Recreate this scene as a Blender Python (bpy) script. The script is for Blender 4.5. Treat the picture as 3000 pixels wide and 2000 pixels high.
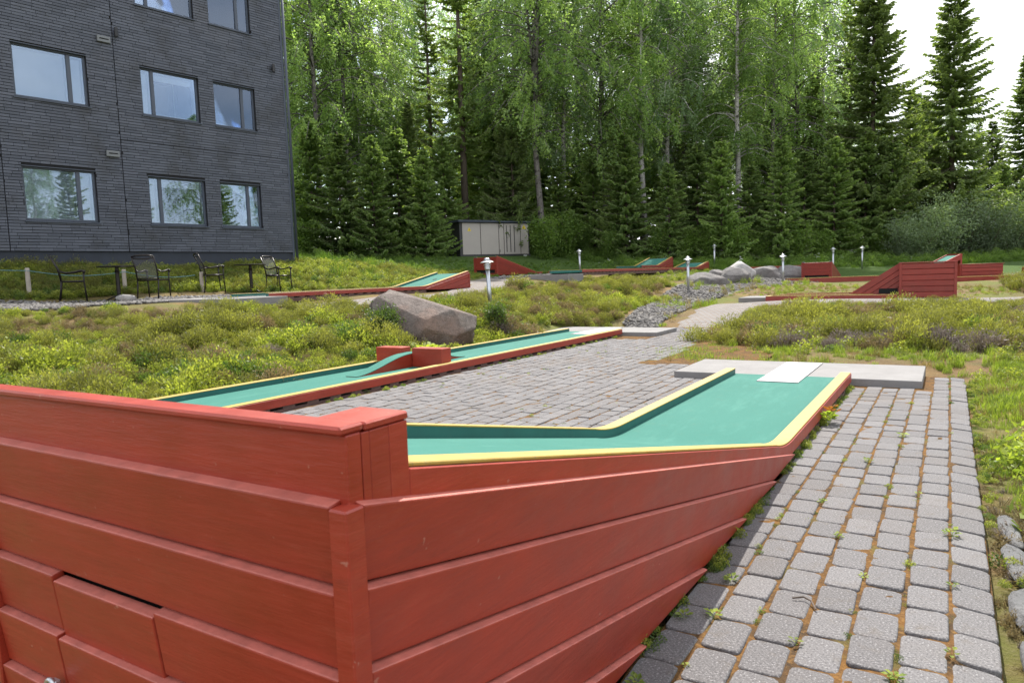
import bpy, bmesh, math, random
import numpy as np
from mathutils import Vector, Matrix

for o in list(bpy.data.objects):
    bpy.data.objects.remove(o)
S = bpy.context.scene
COL = S.collection
R = math.radians
EYE = 1.035

# ------------------------------------------------------------------ camera, sky, sun, exposure
cd = bpy.data.cameras.new('camera')
cam = bpy.data.objects.new('camera', cd)
COL.objects.link(cam)
cm = Matrix(((0.85262825, -0.01844923, 0.5221922, 0.0),
             (0.52142099, 0.09476684, -0.84802087, 0.0),
             (-0.03384117, 0.99532852, 0.0904207, EYE),
             (0, 0, 0, 1)))
cam.matrix_world = cm
cd.sensor_width = 36.0
cd.lens = 2085.0 / 3000.0 * 36.0
cd.clip_start = 0.05
cd.clip_end = 1500
cd.dof.use_dof = True
cd.dof.focus_distance = 4.2
cd.dof.aperture_fstop = 11.0
S.camera = cam

SUN = Vector((-0.25, 0.72, 1.02)).normalized()
W = bpy.data.worlds.new('World')
S.world = W
W.use_nodes = True
wn = W.node_tree
wn.nodes.clear()
wo = wn.nodes.new('ShaderNodeOutputWorld')
bg = wn.nodes.new('ShaderNodeBackground')
bg.inputs[1].default_value = 0.118
sky = wn.nodes.new('ShaderNodeTexSky')
sky.sky_type = 'NISHITA'
sky.sun_disc = False
sky.sun_elevation = math.asin(SUN.z)
sky.sun_rotation = math.atan2(SUN.x, SUN.y)
sky.air_density = 1.0
sky.dust_density = 1.6
tc = wn.nodes.new('ShaderNodeTexCoord')
mp = wn.nodes.new('ShaderNodeMapping')
mp.inputs['Location'].default_value = (9.0, 4.0, 3.0)
mp.inputs['Scale'].default_value = (1.0, 1.0, 1.7)
nz = wn.nodes.new('ShaderNodeTexNoise')
nz.inputs['Scale'].default_value = 1.5
nz.inputs['Detail'].default_value = 7
nz.inputs['Roughness'].default_value = 0.55
rp = wn.nodes.new('ShaderNodeMapRange')
rp.inputs[1].default_value = 0.34
rp.inputs[2].default_value = 0.56
mx = wn.nodes.new('ShaderNodeMix')
mx.data_type = 'RGBA'
mx.inputs[7].default_value = (7.2, 7.3, 7.5, 1)
wn.links.new(tc.outputs['Generated'], mp.inputs[0])
wn.links.new(mp.outputs[0], nz.inputs['Vector'])
wn.links.new(nz.outputs['Fac'], rp.inputs[0])
wn.links.new(rp.outputs[0], mx.inputs[0])
wn.links.new(sky.outputs[0], mx.inputs[6])
wn.links.new(mx.outputs[2], bg.inputs[0])
wn.links.new(bg.outputs[0], wo.inputs[0])

sd = bpy.data.lights.new('sun', 'SUN')
sd.energy = 4.1
sd.angle = R(0.7)
sd.color = (1.0, 0.955, 0.88)
sun = bpy.data.objects.new('sun', sd)
COL.objects.link(sun)
sun.location = SUN * 60
sun.rotation_euler = SUN.to_track_quat('Z', 'Y').to_euler()

S.view_settings.view_transform = 'Standard'
S.view_settings.look = 'None'
S.view_settings.exposure = 1.1
S.view_settings.gamma = 1.0
S.view_settings.use_curve_mapping = False
S.cycles.max_bounces = 8
S.cycles.transparent_max_bounces = 12
S.cycles.use_denoising = True

rng = np.random.default_rng(7)
random.seed(7)

# ------------------------------------------------------------------ materials
MATS = {}

def lin(r, g, b):
    f = lambda c: ((c / 255 + 0.055) / 1.055) ** 2.4 if c > 10 else c / 255 / 12.92
    return (f(r), f(g), f(b))

class NT:
    def __init__(self, name):
        self.m = bpy.data.materials.new(name)
        self.m.use_nodes = True
        self.t = self.m.node_tree
        self.t.nodes.clear()
        self.out = self.n('ShaderNodeOutputMaterial')
    def n(self, kind, **kw):
        nd = self.t.nodes.new(kind)
        for k, v in kw.items():
            setattr(nd, k, v)
        return nd
    def l(self, a, b):
        self.t.links.new(a, b)
    def noise(self, scale, detail=4, rough=0.55, vec=None, stretch=None, w=None):
        nd = self.n('ShaderNodeTexNoise')
        nd.inputs['Scale'].default_value = scale
        nd.inputs['Detail'].default_value = detail
        nd.inputs['Roughness'].default_value = rough
        c = vec
        if c is None:
            c = self.n('ShaderNodeTexCoord').outputs['Object']
        if stretch:
            mpn = self.n('ShaderNodeMapping')
            mpn.inputs['Scale'].default_value = stretch
            self.l(c, mpn.inputs[0])
            c = mpn.outputs[0]
        self.l(c, nd.inputs['Vector'])
        return nd.outputs['Fac']
    def rng(self, v, a, b, c=0.0, d=1.0):
        nd = self.n('ShaderNodeMapRange')
        nd.inputs[1].default_value = a
        nd.inputs[2].default_value = b
        nd.inputs[3].default_value = c
        nd.inputs[4].default_value = d
        self.l(v, nd.inputs[0])
        return nd.outputs[0]
    def mix(self, fac, a, b, blend='MIX'):
        nd = self.n('ShaderNodeMix', data_type='RGBA', blend_type=blend)
        for sock, v in ((nd.inputs[0], fac), (nd.inputs[6], a), (nd.inputs[7], b)):
            if hasattr(v, 'links') or hasattr(v, 'is_linked'):
                self.l(v, sock)
            elif isinstance(v, (int, float)):
                sock.default_value = v
            else:
                sock.default_value = (*v[:3], 1)
        return nd.outputs[2]
    def math(self, op, a, b=0.0):
        nd = self.n('ShaderNodeMath', operation=op)
        for sock, v in ((nd.inputs[0], a), (nd.inputs[1], b)):
            if isinstance(v, (int, float)):
                sock.default_value = v
            else:
                self.l(v, sock)
        return nd.outputs[0]
    def attr(self, name):
        return self.n('ShaderNodeAttribute', attribute_name=name)
    def objrand(self):
        return self.n('ShaderNodeObjectInfo').outputs['Random']
    def bsdf(self, color, rough=0.6, bump=None, bstr=0.3, bdist=0.01, metal=0.0, spec=0.5, coat=0.0):
        b = self.n('ShaderNodeBsdfPrincipled')
        if hasattr(color, 'is_linked'):
            self.l(color, b.inputs['Base Color'])
        else:
            b.inputs['Base Color'].default_value = (*color[:3], 1)
        if hasattr(rough, 'is_linked'):
            self.l(rough, b.inputs['Roughness'])
        else:
            b.inputs['Roughness'].default_value = rough
        b.inputs['Metallic'].default_value = metal
        b.inputs['Specular IOR Level'].default_value = spec
        b.inputs['Coat Weight'].default_value = coat
        if bump is not None:
            bn = self.n('ShaderNodeBump')
            bn.inputs['Strength'].default_value = bstr
            bn.inputs['Distance'].default_value = bdist
            self.l(bump, bn.inputs['Height'])
            self.l(bn.outputs[0], b.inputs['Normal'])
        return b.outputs[0]
    def done(self, surf):
        self.l(surf, self.out.inputs[0])
        return self.m

def scale3(c, k):
    return tuple(x * k for x in c)

# painted timber, red
def red_paint(name, base, dust=0.35):
    t = NT(name)
    g = t.noise(6, 5, 0.6)
    c = t.mix(t.rng(g, 0.3, 0.7), scale3(base, 0.86), scale3(base, 1.12))
    streak = t.noise(34, 5, 0.7, stretch=(0.07, 0.07, 1))
    c = t.mix(t.rng(streak, 0.42, 0.70, 0, 0.45), c, scale3(base, 0.66))
    faded = t.noise(2.2, 6, 0.7)
    c = t.mix(t.rng(faded, 0.50, 0.75, 0, dust), c, (0.34, 0.075, 0.042))
    c = t.mix(t.rng(t.noise(8, 8, 0.8, stretch=(0.3, 0.3, 1)), 0.54, 0.72, 0, 0.32), c, (0.36, 0.095, 0.058))
    sc = t.noise(42, 3, 0.6)
    c = t.mix(t.rng(sc, 0.70, 0.73, 0, 0.5), c, (0.42, 0.20, 0.15))
    sc2 = t.noise(14, 7, 0.8, stretch=(0.35, 0.35, 1))
    c = t.mix(t.rng(sc2, 0.62, 0.76, 0, 0.65), c, (0.15, 0.024, 0.014))
    rnd = t.objrand()
    c = t.mix(1.0, c, t.mix(rnd, (0.9, 0.9, 0.9), (1.08, 1.06, 1.05)), 'MULTIPLY')
    fine = t.noise(90, 4, 0.65, stretch=(0.10, 0.10, 1))
    return t.done(t.bsdf(c, t.rng(g, 0.3, 0.7, 0.36, 0.52), bump=fine, bstr=0.35, bdist=0.004, spec=0.5))
MATS['red'] = red_paint('red_paint', (0.305, 0.031, 0.0135), 0.22)
MATS['red_far'] = red_paint('red_paint_weathered', (0.26, 0.032, 0.022), 0.3)

def plain(name, color, rough=0.6, var=0.12, scale=8, bump=0.0, bscale=60, metal=0.0, spec=0.5, dist=0.004):
    t = NT(name)
    g = t.noise(scale, 5, 0.6)
    c = t.mix(t.rng(g, 0.3, 0.7), scale3(color, 1 - var), scale3(color, 1 + var))
    bm_ = t.noise(bscale, 4, 0.6) if bump else None
    return t.done(t.bsdf(c, rough, bump=bm_, bstr=bump, bdist=dist, metal=metal, spec=spec))

def mk_yellow():
    t = NT('yellow_edge_paint')
    g = t.noise(25, 5, 0.65)
    c = t.mix(t.rng(g, 0.3, 0.7), (0.33, 0.215, 0.034), (0.40, 0.275, 0.058))
    w = t.noise(60, 5, 0.7)
    c = t.mix(t.rng(w, 0.56, 0.68, 0, 0.75), c, (0.20, 0.15, 0.075))
    return t.done(t.bsdf(c, 0.55, bump=w, bstr=0.2, bdist=0.003))
MATS['yellow'] = mk_yellow()
MATS['red_highlight'] = plain('dusty_red_ledge_highlight', (0.42, 0.115, 0.085), 0.55, 0.2, 25, 0.2, 80)  # dusty pale red with the ledge highlight painted into its colour

def mk_turf():
    t = NT('green_felt_surface')
    g = t.noise(1.6, 6, 0.65)
    c = t.mix(t.rng(g, 0.3, 0.7), (0.028, 0.143, 0.113), (0.040, 0.170, 0.136))
    h = t.noise(220, 3, 0.7)
    c = t.mix(t.rng(h, 0.3, 0.7), scale3((0.032, 0.165, 0.13), 0.75), c)
    st = t.noise(9, 5, 0.7, stretch=(1.0, 0.25, 1))
    c = t.mix(t.rng(st, 0.5, 0.8, 0, 0.35), c, (0.085, 0.25, 0.20))
    dirt = t.noise(12, 6, 0.75)
    c = t.mix(t.rng(dirt, 0.56, 0.78, 0, 0.4), c, (0.07, 0.13, 0.085))
    return t.done(t.bsdf(c, 0.85, bump=h, bstr=0.35, bdist=0.003, spec=0.25))
MATS['turf'] = mk_turf()

def mk_dgreen():
    t = NT('dark_green_rail_paint')
    g = t.noise(5, 5, 0.6)
    c = t.mix(t.rng(g, 0.3, 0.7), (0.012, 0.085, 0.075), (0.018, 0.115, 0.10))
    w = t.noise(40, 6, 0.7, stretch=(1, 0.3, 1))
    c = t.mix(t.rng(w, 0.63, 0.76, 0, 0.7), c, (0.16, 0.20, 0.17))
    return t.done(t.bsdf(c, 0.5))
MATS['dgreen'] = mk_dgreen()

def mk_concrete(name, a, b):
    t = NT(name)
    g = t.noise(3, 8, 0.7)
    c = t.mix(t.rng(g, 0.3, 0.7), a, b)
    sp = t.noise(140, 3, 0.6)
    c = t.mix(t.rng(sp, 0.55, 0.75, 0, 0.5), c, scale3(a, 0.62))
    st = t.noise(7, 6, 0.7)
    c = t.mix(t.rng(st, 0.58, 0.8, 0, 0.4), c, (0.20, 0.17, 0.13))
    bp = t.noise(60, 6, 0.7)
    return t.done(t.bsdf(c, 0.9, bump=bp, bstr=0.5, bdist=0.006, spec=0.2))
MATS['concrete'] = mk_concrete('concrete', (0.19, 0.182, 0.178), (0.245, 0.236, 0.232))

def mk_paver():
    t = NT('paver_concrete')
    a = t.attr('rnd').outputs['Fac']
    r = t.math('FRACT', t.math('ADD', a, t.objrand()))
    c = t.mix(r, (0.116, 0.110, 0.111), (0.156, 0.149, 0.150))
    sp = t.noise(150, 4, 0.75)
    c = t.mix(t.rng(sp, 0.52, 0.64, 0, 0.8), c, (0.045, 0.043, 0.046))
    c = t.mix(t.rng(sp, 0.32, 0.44, 0.85, 0), c, (0.40, 0.39, 0.395))
    big = t.noise(1.1, 5, 0.6, vec=t.n('ShaderNodeNewGeometry').outputs['Position'])
    c = t.mix(t.rng(big, 0.48, 0.72, 0, 0.4), c, (0.130, 0.108, 0.092))
    st = t.noise(14, 6, 0.7, vec=t.n('ShaderNodeNewGeometry').outputs['Position'])
    c = t.mix(t.rng(st, 0.55, 0.75, 0, 0.55), c, (0.105, 0.085, 0.065))
    return t.done(t.bsdf(c, 0.88, bump=sp, bstr=0.6, bdist=0.004, spec=0.25))
MATS['paver'] = mk_paver()

def mk_moss():
    t = NT('mossy_joint_soil')
    p = t.n('ShaderNodeNewGeometry').outputs['Position']
    g = t.noise(7, 6, 0.65, vec=p)
    c = t.mix(t.rng(g, 0.35, 0.65), (0.050, 0.036, 0.024), (0.15, 0.075, 0.024))
    h = t.noise(60, 4, 0.7, vec=p)
    c = t.mix(t.rng(h, 0.5, 0.7, 0, 0.6), c, (0.27, 0.150, 0.048))
    k = t.noise(3.3, 5, 0.7, vec=p)
    c = t.mix(t.rng(k, 0.56, 0.72, 0, 0.7), c, (0.10, 0.11, 0.03))
    return t.done(t.bsdf(c, 0.95, bump=h, bstr=0.8, bdist=0.012, spec=0.1))
MATS['moss'] = mk_moss()

def mk_ground():
    t = NT('ground_soil_and_moss')
    p = t.n('ShaderNodeNewGeometry').outputs['Position']
    g = t.noise(1.3, 8, 0.7, vec=p)
    soil = t.mix(t.rng(g, 0.35, 0.65), (0.10, 0.075, 0.045), (0.21, 0.135, 0.06))
    mg = t.noise(0.7, 6, 0.65, vec=p)
    c = t.mix(t.rng(mg, 0.45, 0.6), soil, (0.12, 0.13, 0.035))
    h = t.noise(45, 5, 0.75, vec=p)
    c = t.mix(t.rng(h, 0.5, 0.75, 0, 0.6), c, (0.23, 0.19, 0.12))
    z = t.attr('zone').outputs['Fac']
    gr = t.mix(t.rng(h, 0.35, 0.65), (0.035, 0.065, 0.016), (0.075, 0.12, 0.03))
    c = t.mix(z, c, gr)
    return t.done(t.bsdf(c, 0.95, bump=h, bstr=0.8, bdist=0.03, spec=0.1))
MATS['ground'] = mk_ground()

def mk_gravel(name, a, b):
    t = NT(name)
    p = t.n('ShaderNodeNewGeometry').outputs['Position']
    v = t.n('ShaderNodeTexVoronoi')
    v.inputs['Scale'].default_value = 22
    t.l(p, v.inputs['Vector'])
    sep = t.n('ShaderNodeSeparateColor')
    t.l(v.outputs['Color'], sep.inputs[0])
    c = t.mix(sep.outputs[0], a, b)
    c = t.mix(t.rng(v.outputs['Distance'], 0.35, 0.6, 0, 0.75), c, (0.09, 0.08, 0.07))
    n2 = t.noise(2.2, 6, 0.7, vec=p)
    c = t.mix(t.rng(n2, 0.52, 0.7, 0, 0.5), c, (0.16, 0.15, 0.06))
    return t.done(t.bsdf(c, 0.9, bump=v.outputs['Distance'], bstr=-0.8, bdist=0.03, spec=0.2))
MATS['gravel'] = mk_gravel('gravel_bed', (0.085, 0.08, 0.075), (0.19, 0.18, 0.17))

def mk_pathpave():
    t = NT('far_paving')
    p = t.n('ShaderNodeNewGeometry').outputs['Position']
    b = t.n('ShaderNodeTexBrick')
    b.inputs['Scale'].default_value = 1.0
    b.inputs['Brick Width'].default_value = 0.122
    b.inputs['Row Height'].default_value = 0.122
    b.inputs['Mortar Size'].default_value = 0.008
    b.inputs['Color1'].default_value = (0.155, 0.147, 0.145, 1)
    b.inputs['Color2'].default_value = (0.20, 0.19, 0.187, 1)
    b.inputs['Mortar'].default_value = (0.15, 0.10, 0.06, 1)
    t.l(p, b.inputs['Vector'])
    n2 = t.noise(2.4, 6, 0.7, vec=p)
    c = t.mix(t.rng(n2, 0.5, 0.75, 0, 0.45), b.outputs['Color'], (0.19, 0.16, 0.12))
    return t.done(t.bsdf(c, 0.9, spec=0.2))
MATS['pathpave'] = mk_pathpave()

def mk_rock(name, a, b, c3, lichen=0.3):
    t = NT(name)
    g = t.noise(2.5, 8, 0.7)
    c = t.mix(t.rng(g, 0.3, 0.7), a, b)
    g2 = t.noise(1.1, 5, 0.6)
    c = t.mix(t.rng(g2, 0.5, 0.65, 0, 0.8), c, c3)
    st = t.noise(9, 7, 0.75, stretch=(1, 1, 3))
    c = t.mix(t.rng(st, 0.55, 0.75, 0, 0.5), c, scale3(a, 0.45))
    li = t.noise(24, 6, 0.75)
    c = t.mix(t.rng(li, 0.6, 0.72, 0, lichen), c, (0.46, 0.44, 0.40))
    cr = t.noise(3.5, 9, 0.8)
    c = t.mix(t.rng(t.math('ABSOLUTE', t.math('SUBTRACT', cr, 0.5)), 0.0, 0.018, 0.6, 0), c, scale3(a, 0.3))
    bp = t.noise(22, 10, 0.8)
    return t.done(t.bsdf(c, 0.9, bump=bp, bstr=1.0, bdist=0.05, spec=0.2))
MATS['boulder'] = mk_rock('boulder_granite', (0.15, 0.122, 0.108), (0.29, 0.245, 0.222), (0.27, 0.175, 0.135), 0.6)
MATS['rock'] = mk_rock('grey_rock', (0.17, 0.16, 0.155), (0.28, 0.265, 0.255), (0.21, 0.19, 0.18))
MATS['rock_pale'] = mk_rock('pale_rock', (0.36, 0.345, 0.33), (0.58, 0.56, 0.54), (0.44, 0.40, 0.39), 0.5)
MATS['slate'] = mk_rock('slaty_stone', (0.24, 0.24, 0.245), (0.40, 0.395, 0.395), (0.30, 0.29, 0.285))

def mk_brick():
    t = NT('dark_brick')
    a = t.attr('rnd').outputs['Fac']
    r = t.math('FRACT', t.math('ADD', a, t.objrand()))
    c = t.mix(r, (0.050, 0.058, 0.080), (0.088, 0.098, 0.128))
    p = t.n('ShaderNodeNewGeometry').outputs['Position']
    g = t.noise(0.9, 7, 0.65, vec=p)
    c = t.mix(t.rng(g, 0.5, 0.68, 0, 0.75), c, (0.036, 0.038, 0.044))
    g3 = t.noise(0.6, 5, 0.6, vec=p)
    c = t.mix(t.rng(g3, 0.55, 0.75, 0, 0.5), c, (0.088, 0.086, 0.094))
    g2 = t.noise(26, 5, 0.7, vec=p)
    c = t.mix(t.rng(g2, 0.6, 0.8, 0, 0.4), c, (0.13, 0.135, 0.145))
    return t.done(t.bsdf(c, 0.5, bump=g2, bstr=0.5, bdist=0.006, spec=0.55))
MATS['brick'] = mk_brick()
MATS['mortar'] = plain('dark_mortar', (0.010, 0.010, 0.012), 0.9, 0.2, 10)
MATS['plinth'] = plain('plinth_render', (0.030, 0.036, 0.050), 0.8, 0.15, 3, 0.3, 50)
MATS['winframe'] = plain('grey_blue_window_frame', (0.055, 0.068, 0.095), 0.4, 0.06, 5)
MATS['white'] = plain('white_paint', (0.74, 0.75, 0.76), 0.5, 0.04, 4)
MATS['room'] = plain('room_wall', (0.10, 0.10, 0.105), 0.8, 0.1, 2)
MATS['vent'] = plain('vent_grey', (0.16, 0.17, 0.18), 0.5, 0.05, 6)
MATS['black'] = plain('black_metal', (0.013, 0.013, 0.015), 0.4, 0.1, 10)
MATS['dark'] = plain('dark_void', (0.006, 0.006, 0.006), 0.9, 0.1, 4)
MATS['chair'] = plain('dark_brown_steel', (0.022, 0.018, 0.018), 0.35, 0.15, 12, metal=0.5)
MATS['steel'] = plain('galvanised_steel', (0.50, 0.515, 0.535), 0.32, 0.07, 12, metal=0.9)
MATS['plate'] = plain('aluminium_plate', (0.25, 0.25, 0.265), 0.48, 0.06, 9, 0.05, 40, metal=0.85)
MATS['cabinet'] = plain('cabinet_taupe', (0.40, 0.36, 0.33), 0.55, 0.03, 3)
MATS['cab_dark'] = plain('cabinet_dark_trim', (0.035, 0.034, 0.036), 0.5, 0.08, 4)
MATS['cab_roof'] = plain('cabinet_roof', (0.030, 0.040, 0.060), 0.45, 0.08, 4)
MATS['sign_yellow'] = plain('sign_yellow', (0.75, 0.55, 0.03), 0.5, 0.03, 4)
MATS['post'] = plain('weathered_post', (0.36, 0.32, 0.27), 0.85, 0.15, 14)
MATS['rope'] = plain('blue_rope', (0.10, 0.25, 0.30), 0.7, 0.15, 30)
MATS['plinth_red'] = plain('lane_plinth', (0.10, 0.055, 0.045), 0.85, 0.25, 12)
MATS['stone_small'] = None

def mk_stone():
    t = NT('loose_gravel_stone')
    c = t.mix(t.objrand(), (0.075, 0.07, 0.066), (0.21, 0.20, 0.19))
    g = t.noise(20, 4, 0.6)
    c = t.mix(t.rng(g, 0.4, 0.7, 0, 0.4), c, (0.16, 0.14, 0.13))
    return t.done(t.bsdf(c, 0.85, spec=0.2))
MATS['stone_small'] = mk_stone()

def mk_glass():
    t = NT('window_glass')
    gl = t.n('ShaderNodeBsdfGlossy')
    gl.inputs['Roughness'].default_value = 0.015
    gl.inputs['Color'].default_value = (0.70, 0.82, 1.0, 1)
    nz_ = t.noise(0.9, 2, 0.4)
    bn = t.n('ShaderNodeBump')
    bn.inputs['Strength'].default_value = 0.05
    bn.inputs['Distance'].default_value = 0.05
    t.l(nz_, bn.inputs['Height'])
    t.l(bn.outputs[0], gl.inputs['Normal'])
    tr = t.n('ShaderNodeBsdfTransparent')
    tr.inputs[0].default_value = (0.86, 0.90, 0.92, 1)
    ms = t.n('ShaderNodeMixShader')
    fr = t.n('ShaderNodeFresnel')
    fr.inputs[0].default_value = 1.9
    f2 = t.math('ADD', t.math('MULTIPLY', fr.outputs[0], 1.1), 0.06)
    t.l(f2, ms.inputs[0])
    t.l(tr.outputs[0], ms.inputs[1])
    t.l(gl.outputs[0], ms.inputs[2])
    return t.done(ms.outputs[0])
MATS['glass'] = mk_glass()

def mk_mesh_fabric():
    t = NT('chair_mesh_fabric')
    d = t.n('ShaderNodeBsdfDiffuse')
    d.inputs[0].default_value = (0.12, 0.12, 0.125, 1)
    tr = t.n('ShaderNodeBsdfTransparent')
    ms = t.n('ShaderNodeMixShader')
    ms.inputs[0].default_value = 0.5
    t.l(tr.outputs[0], ms.inputs[1])
    t.l(d.outputs[0], ms.inputs[2])
    return t.done(ms.outputs[0])
MATS['mesh'] = mk_mesh_fabric()

def mk_leaf(name, dark, light, trans=0.5, objvar=0.25, rough=0.5, tcol=None):
    t = NT(name)
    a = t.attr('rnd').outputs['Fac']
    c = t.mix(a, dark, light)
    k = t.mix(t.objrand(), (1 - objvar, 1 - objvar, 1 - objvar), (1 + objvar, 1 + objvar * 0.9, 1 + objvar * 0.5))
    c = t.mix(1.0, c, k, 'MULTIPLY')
    b = t.n('ShaderNodeBsdfPrincipled')
    t.l(c, b.inputs['Base Color'])
    b.inputs['Roughness'].default_value = rough
    b.inputs['Specular IOR Level'].default_value = 0.35
    tl = t.n('ShaderNodeBsdfTranslucent')
    c2 = t.mix(1.0, c, tcol or (1.25, 1.3, 0.55), 'MULTIPLY')
    t.l(c2, tl.inputs[0])
    ms = t.n('ShaderNodeMixShader')
    ms.inputs[0].default_value = trans
    t.l(b.outputs[0], ms.inputs[1])
    t.l(tl.outputs[0], ms.inputs[2])
    return t.done(ms.outputs[0])
MATS['birch_leaf'] = mk_leaf('birch_leaf', (0.17, 0.285, 0.095), (0.37, 0.50, 0.20), 0.58, 0.2, 0.38, (1.2, 1.22, 0.62))
MATS['birch_leaf2'] = mk_leaf('birch_leaf_cool', (0.17, 0.275, 0.135), (0.35, 0.46, 0.27), 0.55, 0.2, 0.38, (1.1, 1.15, 0.75))
MATS['spruce_needle'] = mk_leaf('spruce_needle', (0.125, 0.19, 0.075), (0.29, 0.37, 0.14), 0.5)
MATS['young_spruce'] = mk_leaf('young_spruce_needle', (0.13, 0.22, 0.078), (0.30, 0.40, 0.14), 0.5)
MATS['bush_leaf'] = mk_leaf('bush_leaf', (0.085, 0.165, 0.036), (0.20, 0.30, 0.07), 0.5)
MATS['willow_leaf'] = mk_leaf('willow_leaf', (0.12, 0.18, 0.105), (0.28, 0.36, 0.23), 0.45)
MATS['heather'] = mk_leaf('heather_green', (0.11, 0.118, 0.034), (0.265, 0.265, 0.085), 0.5, 0.22)
MATS['heather_brown'] = mk_leaf('heather_brown', (0.115, 0.092, 0.048), (0.265, 0.215, 0.115), 0.4, 0.2, tcol=(1.1, 1.0, 0.8))
MATS['heather_grey'] = mk_leaf('heather_dead', (0.12, 0.095, 0.085), (0.26, 0.215, 0.19), 0.25, 0.25, tcol=(1, 1, 0.95))
MATS['berry_leaf'] = mk_leaf('bilberry_leaf', (0.13, 0.17, 0.032), (0.31, 0.335, 0.085), 0.55, 0.2)
MATS['lingon_leaf'] = mk_leaf('lingonberry_leaf', (0.055, 0.105, 0.026), (0.14, 0.20, 0.052), 0.45, 0.3)
MATS['grass'] = mk_leaf('grass_blade', (0.13, 0.19, 0.03), (0.28, 0.34, 0.075), 0.5, 0.25)
MATS['grass_deep'] = mk_leaf('meadow_grass', (0.07, 0.14, 0.022), (0.17, 0.26, 0.05), 0.5, 0.25)
MATS['grass_dry'] = mk_leaf('dry_grass', (0.16, 0.13, 0.045), (0.30, 0.25, 0.10), 0.4, 0.25, tcol=(1.1, 1.05, 0.7))
MATS['weed_leaf'] = mk_leaf('weed_leaf', (0.12, 0.19, 0.035), (0.32, 0.38, 0.075), 0.5, 0.25)
MATS['flower_white'] = plain('white_umbel', (0.62, 0.64, 0.58), 0.7, 0.05)

def mk_bark(name, a, b, dark=None):
    t = NT(name)
    g = t.noise(4, 6, 0.7, stretch=(1, 1, 0.25))
    c = t.mix(t.rng(g, 0.35, 0.65), a, b)
    if dark:
        h = t.noise(2.6, 6, 0.75, stretch=(1.4, 1.4, 2.6))
        c = t.mix(t.rng(h, 0.52, 0.6, 0, 1), c, dark)
    return t.done(t.bsdf(c, 0.85, bump=g, bstr=0.6, bdist=0.03, spec=0.2))
MATS['birch_bark'] = mk_bark('birch_bark', (0.30, 0.285, 0.265), (0.48, 0.46, 0.43), (0.045, 0.038, 0.034))
MATS['birch_bark_dark'] = mk_bark('birch_bark_dark', (0.10, 0.09, 0.085), (0.22, 0.20, 0.185), (0.03, 0.026, 0.024))
MATS['spruce_bark'] = mk_bark('spruce_bark', (0.085, 0.065, 0.052), (0.15, 0.12, 0.10))

# ------------------------------------------------------------------ mesh helpers
def tag(o, label=None, cat=None, group=None, kind=None):
    if label: o['label'] = label
    if cat: o['category'] = cat
    if group: o['group'] = group
    if kind: o['kind'] = kind
    return o

def mat(m):
    return MATS[m] if isinstance(m, str) else m

def new_mesh(name, verts, faces, m, smooth=False, rnd=None):
    me = bpy.data.meshes.new(name)
    if isinstance(faces, np.ndarray):
        v = np.asarray(verts, np.float32)
        k = faces.shape[1]
        nf = faces.shape[0]
        me.vertices.add(len(v))
        me.vertices.foreach_set('co', v.ravel())
        me.loops.add(nf * k)
        me.loops.foreach_set('vertex_index', faces.astype(np.int32).ravel())
        me.polygons.add(nf)
        me.polygons.foreach_set('loop_start', np.arange(0, nf * k, k, dtype=np.int32))
        me.update(calc_edges=True)
    else:
        me.from_pydata([tuple(p) for p in verts], [], faces)
    me.materials.append(mat(m))
    if smooth:
        me.polygons.foreach_set('use_smooth', np.ones(len(me.polygons), bool))
    if rnd is not None:
        at = me.attributes.new('rnd', 'FLOAT', 'POINT')
        at.data.foreach_set('value', np.asarray(rnd, np.float32))
    me.update()
    return me

def link(name, me, parent=None, loc=(0, 0, 0), rz=0.0):
    o = bpy.data.objects.new(name, me)
    COL.objects.link(o)
    if parent is not None:
        o.parent = parent
    o.location = loc
    o.rotation_euler = (0, 0, rz)
    return o

def empty(name, loc=(0, 0, 0), rz=0.0, label=None, cat=None, group=None):
    o = link(name, None, None, loc, rz)
    o.empty_display_size = 0.2
    return tag(o, label, cat, group)

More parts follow.
